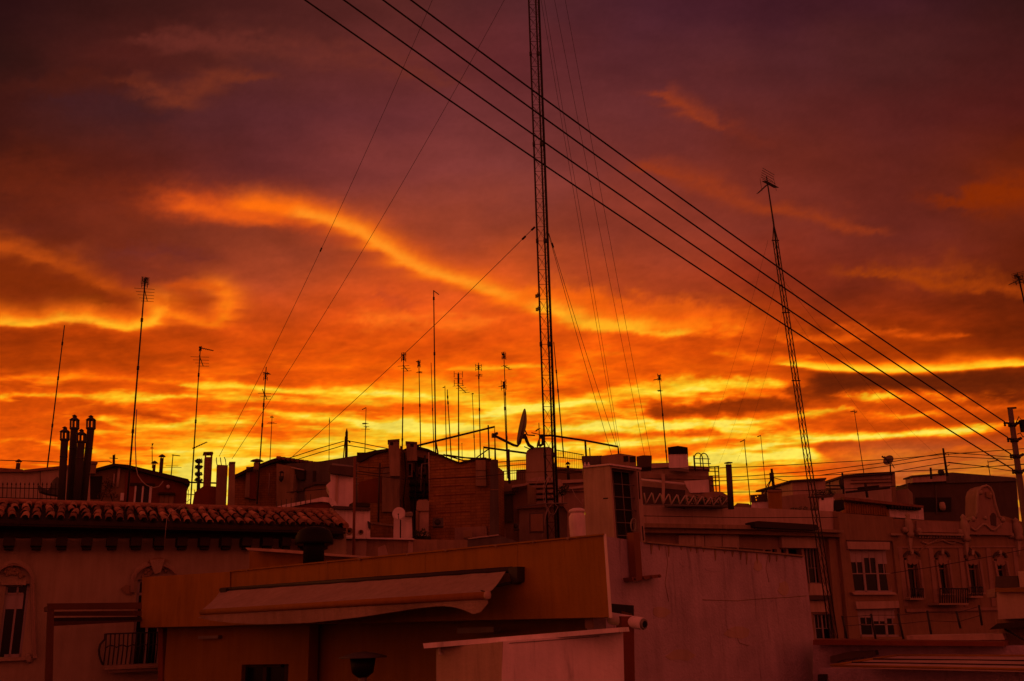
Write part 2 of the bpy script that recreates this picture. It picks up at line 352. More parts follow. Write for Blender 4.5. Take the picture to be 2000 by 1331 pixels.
class MB:
    def __init__(s): s.v = []; s.f = []
    def add(s, vs, fs, smooth=False):
        o = len(s.v); s.v += [Vector(x) for x in vs]; s.f += [(tuple(o+i for i in f), smooth) for f in fs]; return s
    def prism(s, pl, poly, d0=0., d1=-.3, bv=None):
        fr = [pl.p(x, y, d0) for x, y in poly]; n = len(fr)
        bk = [q + (Vector(bv) if bv else -pl.n*(d0-d1)) for q in fr]
        return s.loft(fr, bk)
    def loft(s, A, B):
        n = len(A)
        return s.add(A+B, [tuple(range(n)), tuple(range(2*n-1, n-1, -1))]+[(i, n+i, n+(i+1) % n, (i+1) % n) for i in range(n)])
    def rect(s, pl, x0, y0, x1, y1, d0=0., d1=-.1):      # upright box on a plane
        cx, cy = (x0+x1)/2, (y0+y1)/2
        u0 = pl.uz(x0, cy, d0)[0]; u1 = pl.uz(x1, cy, d0)[0]; z1 = pl.uz(cx, y0, d0)[1]; z0 = pl.uz(cx, y1, d0)[1]
        return s.pbox(pl, u0, u1, z0, z1, d0, d1)
    def pbox(s, pl, u0, u1, z0, z1, d0, d1):
        A = [pl.at(u0, z0, d0), pl.at(u1, z0, d0), pl.at(u1, z1, d0), pl.at(u0, z1, d0)]
        return s.loft(A, [pl.at(u0, z0, d1), pl.at(u1, z0, d1), pl.at(u1, z1, d1), pl.at(u0, z1, d1)])
    def tube(s, pts, r, n=6, cap=True):
        pts = [Vector(p) for p in pts]; rs = r if isinstance(r, (list, tuple)) else [r]*len(pts)
        rings = []; prev = None
        for i, p in enumerate(pts):
            t = (pts[min(i+1, len(pts)-1)]-pts[max(i-1, 0)])
            if t.length < 1e-9: t = Vector((0, 0, 1))
            t.normalize()
            if prev is None:
                a = t.orthogonal().normalized()
            else:
                a = (prev - t*prev.dot(t))
                a = a.normalized() if a.length > 1e-6 else t.orthogonal().normalized()
            prev = a; b = t.cross(a)
            rings.append([p + (a*math.cos(6.28319*k/n)+b*math.sin(6.28319*k/n))*rs[i] for k in range(n)])
        vs = [q for g in rings for q in g]; fs = []
        for i in range(len(pts)-1):
            for k in range(n):
                fs.append((i*n+k, i*n+(k+1) % n, (i+1)*n+(k+1) % n, (i+1)*n+k))
        s.add(vs, fs, n > 4)
        if cap: s.f += [(tuple(len(s.v)-len(vs)+k for k in range(n-1, -1, -1)), False), (tuple(len(s.v)-n+k for k in range(n)), False)]
        return s
    def lathe(s, base, prof, n=14, axis=Vector((0, 0, 1))):
        axis = axis.normalized(); a = axis.orthogonal().normalized(); b = axis.cross(a)
        vs = []; fs = []
        for r, h in prof:
            for k in range(n):
                vs.append(base+axis*h+(a*math.cos(6.28319*k/n)+b*math.sin(6.28319*k/n))*max(r, 1e-4))
        m = len(prof)
        for i in range(m-1):
            for k in range(n): fs.append((i*n+k, i*n+(k+1) % n, (i+1)*n+(k+1) % n, (i+1)*n+k))
        s.add(vs, fs, True); o = len(s.v)-len(vs)
        s.f += [(tuple(o+k for k in range(n-1, -1, -1)), False), (tuple(o+(m-1)*n+k for k in range(n)), False)]
        return s
    def box(s, c, sx, sy, sz, yaw=0.):                   # c: centre of the bottom face
        u = Vector((math.cos(yaw), math.sin(yaw), 0)); w = Vector((-u.y, u.x, 0)); z = Vector((0, 0, sz))
        A = [c-u*sx/2-w*sy/2, c+u*sx/2-w*sy/2, c+u*sx/2+w*sy/2, c-u*sx/2+w*sy/2]
        return s.loft(A, [q+z for q in A])
    def wall(s, pl, x0, y0, x1, y1, holes, d=0., th=.28):   # an upright wall with real openings
        cx, cy = (x0+x1)/2, (y0+y1)/2
        U = [pl.uz(x0, cy, d)[0], pl.uz(x1, cy, d)[0]]; Z = [pl.uz(cx, y1, d)[1], pl.uz(cx, y0, d)[1]]
        H = []
        for a, b, c, e in holes:
            hx, hy = (a+c)/2, (b+e)/2
            H.append((pl.uz(a, hy, d)[0], pl.uz(c, hy, d)[0], pl.uz(hx, e, d)[1], pl.uz(hx, b, d)[1]))
        us = sorted(set([U[0], U[1]]+[h[i] for h in H for i in (0, 1) if U[0] < h[i] < U[1]]))
        zs = sorted(set([Z[0], Z[1]]+[h[i] for h in H for i in (2, 3) if Z[0] < h[i] < Z[1]]))
        hole = lambda u, z: any(h[0] < u < h[1] and h[2] < z < h[3] for h in H)
        nu, nz = len(us)-1, len(zs)-1
        solid = [[not hole((us[i]+us[i+1])/2, (zs[j]+zs[j+1])/2) for j in range(nz)] for i in range(nu)]
        for i in range(nu):
            for j in range(nz):
                if not solid[i][j]: continue
                q = lambda a, b, dd: pl.at(us[a], zs[b], dd)
                for dd in (d, d-th): s.add([q(i, j, dd), q(i+1, j, dd), q(i+1, j+1, dd), q(i, j+1, dd)], [(0, 1, 2, 3)])
                for (di, dj, e0, e1) in ((-1, 0, (i, j), (i, j+1)), (1, 0, (i+1, j), (i+1, j+1)), (0, -1, (i, j), (i+1, j)), (0, 1, (i, j+1), (i+1, j+1))):
                    a, b = i+di, j+dj
                    if a < 0 or b < 0 or a >= nu or b >= nz or not solid[a][b]:
                        s.add([q(*e0, d), q(*e1, d), q(*e1, d-th), q(*e0, d-th)], [(0, 1, 2, 3)])
        return s
def mesh_of(name, mb, m, base):
    me = bpy.data.meshes.new(name)
    me.from_pydata([tuple(v-base) for v in mb.v], [], [f for f, _ in mb.f])
    me.polygons.foreach_set('use_smooth', [q for _, q in mb.f])
    me.materials.append(MATS[m]); me.validate(); me.update()
    return me
def tagit(o, label, cat, group=None, kind=None):
    if label: o['label'] = label
    if cat: o['category'] = cat
    if group: o['group'] = group
    o['kind'] = kind or 'thing'
def base_of(vs):
    return Vector(((min(v.x for v in vs)+max(v.x for v in vs))/2, (min(v.y for v in vs)+max(v.y for v in vs))/2, min(v.z for v in vs)))
class Thing:                                             # an Empty at the thing's base that parents its parts
    def __init__(s, name, label, cat, group=None):
        s.name, s.meta, s.parts = name, (label, cat, group), []
    def part(s, name, mb, m, parent=None, label=None, kind=None):
        s.parts.append(['m', name, mb, m, parent, label, kind]); return len(s.parts)-1
    def inst(s, name, me, mx, parent=None):
        s.parts.append(['i', name, me, mx, parent, None, None]); return len(s.parts)-1
    def done(s):
        base = base_of([v for p in s.parts if p[0] == 'm' for v in p[2].v])
        root = bpy.data.objects.new(s.name, None); COL.objects.link(root); root.location = base
        root.empty_display_size = .2
        tagit(root, *s.meta); made = []
        for k, name, g, m, par, label, kind in s.parts:
            if k == 'm': o = bpy.data.objects.new(name, mesh_of(name, g, m, base))
            else: o = bpy.data.objects.new(name, g); o.matrix_local = Matrix.Translation(-base) @ m
            COL.objects.link(o); o.parent = root if par is None else made[par]
            if label: o['label'] = label
            if kind: o['kind'] = kind
            made.append(o)
        return root
def single(name, label, cat, mb, m, group=None, kind=None):
    b = base_of(mb.v)
    o = bpy.data.objects.new(name, mesh_of(name, mb, m, b)); o.location = b; COL.objects.link(o)
    tagit(o, label, cat, group, kind); return o
def rod(px0, py0, Y0, px1, py1, Y1, r, n=6): return MB().tube([PT(px0, py0, Y0), PT(px1, py1, Y1)], r, n)
def sagline(A, B, sag, n=24): return [A.lerp(B, i/n)-Vector((0, 0, sag*4*(i/n)*(1-i/n))) for i in range(n+1)]
# ============================================================ the sky: a dome of lit cloud, 3 km out
def build_sky():
    az = np.radians(np.concatenate([np.arange(-180, -38, 4.), np.arange(-38, 38.01, .095), np.arange(42, 180.1, 4.)]))
    az[0], az[-1] = -math.pi, math.pi
    el = np.radians(np.concatenate([np.arange(-7, -2, 1.), np.arange(-2, 17, .065), np.arange(17, 45, .14), np.arange(46, 90.1, 4.)]))
    A, E = np.meshgrid(az, el); sh = A.shape
    d = np.stack([np.sin(A)*np.cos(E), np.cos(A)*np.cos(E), np.sin(E)], -1).reshape(-1, 3)
    f, r, u = (d @ np.array(v) for v in (F_, RT, UP))
    ff = np.maximum(f, .22)
    px = np.clip(1000+FPX*r/ff, -2500, 4500); py = np.clip(665.5-FPX*u/ff, -2600, 1400)
    col = np.zeros((len(d), 3))
    near = (f > .22) & (px > -1700) & (px < 3700) & (py > -1700)
    col[near] = sky_colour(px[near], np.minimum(py[near], 1000+.15*(py[near]-1000)))
    # beyond the frame: the same afterglow carried on all round, dark wine overhead, lit cloud low in the east
    back = ss(-.75, .9, -d[:, 1])[:, None]; e = np.clip(d[:, 2], 0, 1)[:, None]
    side = np.clip(-d[:, 0]*.5+.5, 0, 1)[:, None]
    low = (np.array([.40, .085, .02])*(1-side)+np.array([.95, .24, .03])*side)*(1-back)+np.array(AMB_LOW)*back
    top = np.array(AMB_TOP)
    k = ss(.02, .95, e)
    amb = low*(1-k)+top*k
    q = fbm(d[:, 0]*3+5, d[:, 2]*7+d[:, 1]*2, 61, 5)
    amb = amb*np.exp(.35*q)[:, None]
    out = np.hypot(np.maximum(np.abs(px-1000)-1000, 0), np.maximum(-py, 0))
    w = (1-ss(120, 1500, out))*ss(.22, .5, f)
    col = col*w[:, None]+amb*(1-w[:, None])
    v = d*3000+np.array(CAM)
    n0, n1 = sh
    i, j = np.meshgrid(np.arange(n0-1), np.arange(n1-1), indexing='ij')
    a = (i*n1+j).ravel()
    quads = np.stack([a, a+n1, a+n1+1, a+1], 1).astype(np.int32)
    me = bpy.data.meshes.new('sky')
    me.vertices.add(len(v)); me.vertices.foreach_set('co', v.astype(np.float32).ravel())
    me.loops.add(quads.size); me.loops.foreach_set('vertex_index', quads.ravel())
    me.polygons.add(len(quads)); me.polygons.foreach_set('loop_start', np.arange(len(quads), dtype=np.int32)*4)
    me.polygons.foreach_set('loop_total', np.full(len(quads), 4, np.int32))
    at = me.attributes.new('cloud', 'FLOAT_COLOR', 'POINT')
    at.data.foreach_set('color', np.concatenate([np.clip(col, 0, 4), np.ones((len(v), 1))], 1).astype(np.float32).ravel())
    me.update(); me.validate()
    m = bpy.data.materials.new('lit_cloud'); m.use_nodes = True; n, l = m.node_tree.nodes, m.node_tree.links
    n.clear(); o = n.new('ShaderNodeOutputMaterial'); em = n.new('ShaderNodeEmission'); a = n.new('ShaderNodeAttribute'); a.attribute_name = 'cloud'
    tr = n.new('ShaderNodeBsdfTransparent'); mx = n.new('ShaderNodeMixShader'); mx.inputs[0].default_value = .99
    l.new(a.outputs['Color'], em.inputs[0]); l.new(tr.outputs[0], mx.inputs[1]); l.new(em.outputs[0], mx.inputs[2]); l.new(mx.outputs[0], o.inputs[0])
    m.cycles.emission_sampling = 'NONE'
    me.materials.append(m)
    s = bpy.data.objects.new('sky', me); COL.objects.link(s); s['kind'] = 'structure'; s['label'] = 'burning orange sunset sky of streaked cloud'
AMB_LOW = (.66, .078, .042)
AMB_TOP = (.17, .024, .020)
build_sky()
# the ground, far below the roofs
g = MB(); g.add([(3200*math.cos(k*.19635), 3200*math.sin(k*.19635), 0) for k in range(32)], [tuple(range(32))])
go = bpy.data.objects.new('ground', mesh_of('ground', g, 'asphalt', Vector((0, 0, 0)))); COL.objects.link(go); go['kind'] = 'structure'
# ============================================================ tiled town house on the left
A = Pl(0, 20, 675, 23.3, 1060)
t = Thing('town_house', 'plastered town house with tiled eaves, dark corbels and arched windows on the left', 'house')
w = t.part('wall', MB().wall(A, -260, 1036, 669, 1700, [(3, 1141, 50, 1284), (262, 1132, 313, 1302)]), 'cream_plaster')
t.part('side_wall', MB().prism(A, [(669, 1040), (676, 1040), (690, 1700), (669, 1700)], -.01, -7), 'cream_plaster')
t.part('frieze', MB().prism(A, [(-262, 1010), (668, 1026), (672, 1052), (-262, 1049)], .10, -.2), 'dark_wood')
cb = [(6, 28), (60, 82), (110, 132), (160, 181), (209, 230), (256, 278), (302, 323), (347, 367), (391, 411), (433, 453), (474, 493), (514, 533), (552, 569), (590, 606), (627, 642)]
for k, (a, b) in enumerate([(-228, -204), (-168, -145), (-108, -85), (-48, -26)]+cb):
    m = MB(); m.rect(A, a, 1050, b, 1066, .42, .0); m.rect(A, a+2, 1066, b-2, 1073, .27, .0)
    t.part('corbel', m, 'dark_wood')
# roof: eave line, back line, bed and tiles
ua, ub = A.uz(-90, 1010, .7)[0], A.uz(676, 1029, .7)[0]; uw = A.uz(-255, 1004, .7)[0]
def eave(u):
    k = (u-ua)/(ub-ua); return A.at(u, A.uz(-90, 1007.5, .7)[1]*(1-k)+A.uz(676, 1028, .7)[1]*k, .7)
u2 = A.uz(646, 1000, -1.0)[0]
zl, zr = A.uz(0, 981, -1.0), A.uz(640, 1000, -1.0)
def top_(u):
    k = (u-zl[0])/(zr[0]-zl[0]); return A.at(min(u, u2+.0), zl[1]*(1-k)+zr[1]*k, -1.0)
m = MB(); dz = Vector((0, 0, .05))
e0, e1, r0, r1 = eave(uw), eave(ub), top_(uw), top_(u2)
m.loft([e0-dz, e1-dz, r1-dz, r0-dz], [e0-dz*2.6, e1-dz*2.6, r1-dz*2.6, r0-dz*2.6])
m.loft([e0-dz*2.6+A.n*-.03, e1-dz*2.6+A.n*-.03, e1-dz*2.6+A.n*-.72, e0-dz*2.6+A.n*-.72], [e0-dz*3.4+A.n*-.03, e1-dz*3.4+A.n*-.03, e1-dz*3.4+A.n*-.72, e0-dz*3.4+A.n*-.72])
rf = t.part('roof', m, 'tile_bed')
m = MB().tube([r0+Vector((0, 0, .02)), r1+Vector((0, 0, .02))], .07, 8); t.part('ridge_cap', m, 'roof_tile', rf)
m = MB().tube([e1, r1+Vector((0, 0, .03))], .075, 8); t.part('hip_cap', m, 'roof_tile', rf)
def tile_mesh(mname):
    v, f = [], []
    for k, (y, r) in enumerate(((0, .078), (.5, .066))):
        for i in range(9):
            a = math.pi*i/8; v.append((r*math.cos(a), y, r*math.sin(a)*.95))
        for i in range(9):
            a = math.pi*i/8; v.append(((r-.014)*math.cos(a), y, (r-.014)*math.sin(a)*.95))
    for i in range(8): f += [(i, i+1, 19+i, 18+i), (9+i, 27+i, 28+i, 10+i), (i, 9+i, 10+i, i+1)]
    me = bpy.data.meshes.new('tile'); me.from_pydata(v, [], f); me.materials.append(MATS[mname])
    me.polygons.foreach_set('use_smooth', [True]*len(f)); me.update(); return me
TM = [tile_mesh('roof_tile'), tile_mesh('roof_tile_pale')]
sp = .232; nc = int((ub-uw)/sp)
for c in range(nc):
    u = ub-.12-sp*c; p0 = eave(u); p1 = A.at(u, 0, -1.0); k = (u-zl[0])/(zr[0]-zl[0]); p1.z = zl[1]*(1-k)+zr[1]*k
    d = p1-p0; L = d.length; d.normalize(); x = A.u; zz = x.cross(d).normalized()
    if zz.z < 0: zz = -zz
    for rr in range(4):
        s0 = L/4*rr-.05
        if u-ub > -1e9 and (u > u2) and (L/4*rr > L*(ub-u)/(ub-u2)*1.0): continue
        M4 = Matrix((( x.x, d.x, zz.x, 0), (x.y, d.y, zz.y, 0), (x.z, d.z, zz.z, 0), (0, 0, 0, 1)))
        q = p0+d*s0+zz*(.012+.012*R_.random())+x*R_.uniform(-.02, .02)+d*(R_.uniform(-.03, .03)-(.07 if R_.random() < .06 else 0))
        t.inst('tile', TM[R_.random() < .4], Matrix.Translation(q) @ M4 @ Matrix.Rotation(R_.uniform(-.09, .09), 4, 'Z') @ Matrix.Rotation(-.03, 4, 'X') @ Matrix.Diagonal((1, L/4/.5*1.16, 1, 1)), rf)
# arched windows
def arch_band(pl, cx, base_y, half, rise, wpx, d0, d1, n=16, legs=0):
    P = []
    for i in range(n+1):
        a = math.pi*i/n; P.append((cx-half*math.cos(a), base_y-rise*math.sin(a)))
    Q = [(cx-(half-wpx)*math.cos(math.pi*i/n), base_y-(rise-wpx)*math.sin(math.pi*i/n)) for i in range(n+1)]
    if legs:
        P = [(P[0][0], P[0][1]+legs)]+P+[(P[-1][0]+legs*.03, P[-1][1]+legs)]; Q = [(Q[0][0], Q[0][1]+legs)]+Q+[(Q[-1][0]+legs*.03, Q[-1][1]+legs)]
    m = MB()
    for i in range(len(P)-1): m.prism(pl, [P[i], P[i+1], Q[i+1], Q[i]], d0, d1)
    return m
wi = t.part('window', MB().rect(A, 3, 1141, 8, 1284, -.10, -.18).rect(A, 45, 1141, 50, 1284, -.1, -.18).rect(A, 8, 1141, 45, 1146, -.1, -.18).rect(A, 8, 1158, 45, 1162, -.1, -.17).rect(A, 25, 1146, 29, 1284, -.1, -.17).rect(A, 8, 1278, 45, 1284, -.1, -.18), 'frame_grey')
t.part('pane', MB().rect(A, 4, 1142, 49, 1283, -.15, -.16), 'glass', wi)
t.part('roller_blind', MB().rect(A, 8, 1160, 45, 1190, -.12, -.14), 'blind', wi)
t.part('window_surround', arch_band(A, 27, 1136, 41, 43, 8, .09, 0, legs=150), 'stone', wi)
t.part('carved_spray', MB().prism(A, [(8, 1112), (20, 1104), (26, 1114), (36, 1108), (46, 1128), (34, 1124), (24, 1122), (12, 1126)], .05, 0), 'facade_brown', wi)
t.part('sill', MB().rect(A, -4, 1284, 60, 1291, .12, 0), 'stone', wi)
t.part('outer_moulding', arch_band(A, 27, 1140, 39, 38, 2.5, .13, .0, legs=140), 'facade_plaster', wi)
t.part('lintel', MB().prism(A, [(2, 1143), (2, 1136), (18, 1140), (40, 1137), (51, 1134), (51, 1143)], .07, 0), 'stone', wi)
for x, y, r in ((10, 1118, 3), (16, 1112, 3.2), (22, 1106, 3), (28, 1114, 3.4), (34, 1120, 3), (40, 1128, 2.6), (18, 1122, 2.4), (46, 1124, 2)): t.part('carved_leaf', MB().lathe(A.p(x, y, .03), [(r*.012, 0), (r*.011, .035), (r*.004, .05)], 7, A.n), 'facade_brown', wi)
for x, y in ((57, 1290), (54, 1282), (-4, 1290)): t.part('corner_scroll', MB().lathe(A.p(x, y, .02), [(.06, 0), (.055, .08), (.02, .1)], 9, A.n), 'stone', wi)
wi = t.part('balcony_door', MB().rect(A, 262, 1132, 267, 1302, -.1, -.18).rect(A, 308, 1132, 313, 1302, -.1, -.18).rect(A, 267, 1132, 308, 1137, -.1, -.18).rect(A, 285, 1137, 290, 1302, -.1, -.17).rect(A, 267, 1158, 308, 1163, -.1, -.17), 'frame_grey')
t.part('pane', MB().rect(A, 263, 1133, 312, 1301, -.15, -.16), 'glass', wi)
t.part('window_surround', arch_band(A, 305, 1137, 50, 43, 9, .09, 0, legs=20), 'stone', wi)
t.part('outer_moulding', arch_band(A, 305, 1142, 47, 40, 2.5, .13, 0, legs=12), 'facade_plaster', wi)
for x, y, r in ((284, 1120, 3), (290, 1114, 3.2), (296, 1110, 2.6), (318, 1110, 3), (324, 1116, 3), (279, 1127, 2.4), (301, 1104, 3)): t.part('carved_leaf', MB().lathe(A.p(x, y, .04), [(r*.012, 0), (r*.011, .035), (r*.004, .05)], 7, A.n), 'facade_brown', wi)
t.part('crest_spray', MB().prism(A, [(288, 1098), (300, 1090), (314, 1089), (330, 1095), (322, 1100), (308, 1097), (296, 1102)], .12, 0), 'facade_brown', wi)
t.part('keystone', MB().prism(A, [(292, 1094), (322, 1092), (314, 1118), (302, 1122)], .16, 0), 'stone', wi)
t.part('carved_spray', MB().prism(A, [(276, 1128), (284, 1112), (296, 1106), (300, 1118), (290, 1126)], .05, 0), 'facade_brown', wi)
t.part('carved_scroll', MB().prism(A, [(236, 1150), (246, 1142), (258, 1146), (258, 1162), (246, 1160)], .05, 0), 'facade_brown')
bl = t.part('balcony', MB().rect(A, 206, 1298, 340, 1306, .62, 0).rect(A, 214, 1306, 340, 1312, .5, 0), 'stone')
m = MB(); 
def belly(k): return .60+.16*math.sin(min(1, max(0, k))*math.pi)**2*(1-k*.35)
z0, z1 = A.uz(260, 1297, .6)[1], A.uz(260, 1237, .6)[1]; ul = A.uz(205, 1270, .6)[0]; ur = A.uz(330, 1270, .6)[0]
t.part('handrail', MB().tube([A.at(ul, z1, .02), A.at(ul, z1, .6), A.at(ur, z1, .6)], .016), 'dark_metal', bl)
nb = 16
for i in range(nb):
    u = ul+(ur-ul)*i/(nb-1); t.part('baluster', MB().tube([A.at(u, z0+(z1-z0)*k/6, belly(1-k/6)) for k in range(7)], .014, 5), 'dark_metal', bl)
for i in range(1, 5): t.part('baluster', MB().tube([A.at(ul-(.10 if 0 < k < 5 else 0)*math.sin(k/6*math.pi), z0+(z1-z0)*k/6, .6*i/5) for k in range(7)], .014, 5), 'dark_metal', bl)
t.part('mid_rail', MB().tube([A.at(ul+(ur-ul)*k/24, z0+(z1-z0)*(.55+.07*abs(math.sin(k*.785))), .69) for k in range(25)], .012, 5), 'dark_metal', bl)
t.done()
cab = MB().tube([PT(372, 975, 20.5), PT(352, 990, 20), PT(332, 1004, 19.3), PT(326, 1012, 19.2), PT(323, 1040, 19.3), PT(321, 1072, 19.6)], .006, 5)
single('cable', 'thin pale cable sagging over the tiled eaves beside a corbel', 'cable', cab, 'pale_cable')
# pergola in front of it
t = Thing('pergola', 'dark timber pergola frame in front of the cream town house wall', 'pergola')
PG = Pl(90, 17.5, 276, 18.3, 1200)
t.part('front_beam', MB().prism(PG, [(92, 1179), (277, 1177), (277, 1190), (94, 1191)], .1, 0), 'pergola_wood')
t.part('post', MB().prism(PG, [(93, 1191), (106, 1191), (95, 1700), (73, 1700)], .09, -.04), 'pergola_wood')
t.part('side_beam', MB().prism(PG, [(104, 1195), (277, 1193), (277, 1203), (106, 1203)], -.3, -.4), 'pergola_wood')
t.part('side_beam', MB().prism(PG, [(104, 1207), (277, 1205), (277, 1212), (106, 1214)], -.6, -.7), 'dark_wood')
t.part('back_beam', MB().prism(PG, [(101, 1213), (277, 1208), (277, 1214), (102, 1223)], -.9, -1.0), 'pergola_wood')
t.part('cross_beam', MB().prism(PG, [(94, 1183), (104, 1183), (104, 1192), (94, 1192)], .0, -1.1), 'pergola_wood')
t.done()
# ============================================================ terrace house with the awning
T = Pl(1186, 12.5, 449, 18.3, 1215); B0 = Pl(276, 19.2, 449, 18.3, 1215)
t = Thing('terrace_house', 'flat roofed terrace house with deep ochre parapet above a shaded porch', 'house')
pp = t.part('parapet', MB().prism(T, [(449, 1117), (1180, 1045), (1191, 1206), (449, 1222)], 0, 0, (-.25, 2.2, 0)), 'ochre_paint')
t.part('coping', MB().prism(T, [(449, 1115), (1180, 1042.5), (1180, 1045.5), (449, 1117.5)], .03, 0, (-.05, .33, 0)), 'ochre_paint', pp)
t.part('end_trim', MB().prism(T, [(1179, 1043), (1184, 1043), (1196, 1207), (1190, 1207)], .02, 0, (-.02, .6, 0)), 'white_plaster', pp)
for px0 in (640, 830, 1010): t.part('joint', MB().prism(T, [(px0, 1120-(px0-449)*.0986+1), (px0+.8, 1120-(px0-449)*.0986+1), (px0+.8, 1150-(px0-449)*.08), (px0, 1150-(px0-449)*.08)], .003, -.01), 'ochre_dark', pp)
for k in range(9):
    x = 480+k*78+R_.uniform(-20, 20); y = 1117-(x-449)*.0986; w_ = R_.uniform(3, 9)
    t.part('chip', MB().prism(T, [(x, y-2.2), (x+w_, y-2.2-w_*.0986), (x+w_*.7, y+R_.uniform(1, 3)), (x+w_*.3, y+1)], .034, .0), 'old_plaster', pp)
t.part('side_parapet', MB().prism(B0, [(278, 1128), (449.5, 1117), (449.5, 1222.5), (274, 1226)], .012, 0, (-.2, 1.6, 0)), 'ochre_paint', label='paler ochre end of the parapet')
PW = Pl(310, 19.3, 597, 17.4, 1270)
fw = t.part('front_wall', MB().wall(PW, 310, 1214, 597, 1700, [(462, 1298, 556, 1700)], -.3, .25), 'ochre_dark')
t.part('corner_trim', MB().prism(PW, [(309, 1224), (318, 1224), (316, 1700), (306, 1700)], -.27, -.6), 'red_plaster', fw)
dr = t.part('door', MB().rect(PW, 462, 1298, 470, 1700, -.4, -.5).rect(PW, 505, 1298, 512, 1700, -.4, -.5).rect(PW, 548, 1298, 556, 1700, -.4, -.5).rect(PW, 470, 1298, 548, 1304, -.4, -.5), 'dark_wood')
t.part('pane', MB().rect(PW, 466, 1300, 552, 1690, -.46, -.48), 'glass', dr)
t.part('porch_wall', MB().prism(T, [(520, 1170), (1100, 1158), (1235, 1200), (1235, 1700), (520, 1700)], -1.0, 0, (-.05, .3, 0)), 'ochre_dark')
t.part('porch_pillar', MB().prism(FR(1232, 12.6, 8), [(1214, 1204), (1238, 1204), (1246, 1700), (1226, 1700)], 0, -.3), 'red_plaster')
t.part('beam_block', MB().prism(FR(1150, 12.9), [(1141, 1200), (1158, 1200), (1160, 1228), (1143, 1228)], 0, -.2), 'old_plaster')
t.done()
single('bulkhead_lamp', 'slim unlit bulkhead lamp on the porch wall left of the awning', 'lamp', MB().rect(PW, 387, 1242, 426, 1248, -.2, -.3), 'galvanised')
single('strip_lamp', 'grey strip lamp under the ochre parapet right of the awning tip', 'lamp', MB().prism(T, [(893, 1227), (964, 1225), (964, 1235), (893, 1238)], -.45, -.6), 'galvanised')
aw = Thing('awning', 'cream cloth awning half rolled out under the ochre parapet', 'awning')
a, b = T.p(431, 1154, .12), T.p(989, 1115, .12); c, e = T.p(951, 1160, 1.0), T.p(394, 1194, 1.0)
m = MB(); NU, NV = 22, 7; g0 = []
for j in range(NV+1):
    for i in range(NU+1):
        x, y = i/NU, j/NV
        q = (a.lerp(b, x)).lerp(e.lerp(c, x), y); q.z -= .05*math.sin(y*math.pi)*(.5+.5*math.sin(x*9)**2)+.006*math.sin(x*60+y*5)-.015*math.sin(x*17+2*y)*y
        g0.append(q)
fs = [(j*(NU+1)+i, j*(NU+1)+i+1, (j+1)*(NU+1)+i+1, (j+1)*(NU+1)+i) for j in range(NV) for i in range(NU)]
m.add(g0, fs, True); m.add([q-Vector((0, 0, .006)) for q in g0], [f[::-1] for f in fs], True)
aw.part('cloth', m, 'awning_cloth')
fb = aw.part('front_bar', MB().tube([e+Vector((0, 0, -.02)), c+Vector((0, 0, -.02))], .05, 10), 'awning_trim')
aw.part('end_cap', MB().lathe(c+Vector((0, 0, -.02)), [(.02, -.01), (.054, -.01), (.054, .03), (.02, .035)], 10, (c-e)), 'pink_plaster', fb)
bot = [(952, 1176), (941, 1190), (929, 1204), (918, 1198), (903, 1191), (884, 1186), (862, 1184), (835, 1186), (800, 1190), (750, 1198), (700, 1206), (650, 1212), (600, 1217), (550, 1219), (500, 1220), (450, 1217), (410, 1213), (381, 1208), (392, 1201)]
TPx = [(950, 1167), (395, 1203)]
m = MB(); N = 40; topp = [T.p(395+555*i/N, 1203-36*i/N, 1.0) for i in range(N+1)]
bx = sorted([(x, y) for x, y in bot if y > 1176 or x < 900]); xs = [p[0] for p in bx]; ys = [p[1] for p in bx]
low_ = []
for i in range(N+1):
    x = 395+555*i/N; x2 = x if i else 383
    low_.append(T.p(x2, float(np.interp(x2, xs, ys)) if i < N else 1178, 1.0)+T.n*(.02*math.sin(i*.4)-.03))
vs = topp+low_; fs = [(i, i+1, N+2+i, N+1+i) for i in range(N)]
m.add(vs, fs, True); m.add([q-T.n*.006 for q in vs], [f[::-1] for f in fs], True)
aw.part('valance', m, 'awning_cloth')
aw.part('bracket', MB().prism(T, [(991, 1109), (1010, 1107), (1010, 1136), (1000, 1142)], .16, 0.), 'dark_metal')
aw.part('bracket', MB().prism(T, [(430, 1150), (441, 1149), (441, 1166), (430, 1166)], .2, 0.), 'dark_metal')
aw.part('folding_arm', MB().tube([T.p(1003, 1138, .12), T.p(930, 1152, .5), c], .022), 'dark_metal')
aw.part('roller', MB().tube([T.p(432, 1153, .11), T.p(1000, 1113, .11)], .045, 8), 'dark_metal')
aw.done()
# chimney cowl, roof hut
cw = Thing('chimney_cowl', 'squat black chimney cowl on the terrace house roof in front of the tiled eaves', 'chimney')
q = PT(612, 1104, 17.6); k = 17.6/FPX
cw.part('neck', MB().lathe(q, [(20*k, 0), (20*k, 40*k), (19*k, 46*k)], 18), 'black_plastic')
cw.part('cap', MB().lathe(q+Vector((0, 0, 38*k)), [(19*k, 2*k), (36*k, 0), (37*k, 4*k), (35*k, 16*k), (29*k, 27*k), (17*k, 33*k), (4*k, 35*k)], 24), 'black_plastic')
cw.done()
t = Thing('stair_hut', 'small ochre stair hut with thin projecting roof slab behind the parapet', 'hut')
SH = Pl(484, 20.4, 722, 19.4, 1085)
t.part('wall', MB().prism(SH, [(487, 1077), (720, 1090), (720, 1140), (487, 1140)], 0, -.6), 'ochre_paint')
t.part('roof_slab', MB().prism(SH, [(479, 1070), (560, 1074), (640, 1081), (724, 1087), (724, 1091), (640, 1086), (560, 1080), (484, 1075)], .4, -.7), 'pink_plaster')
t.done()
ph = Thing('patio_heater', 'mushroom patio heater with black burner in the dark porch', 'heater')
q = PT(708, 1330, 13.6); k = 13.6/FPX
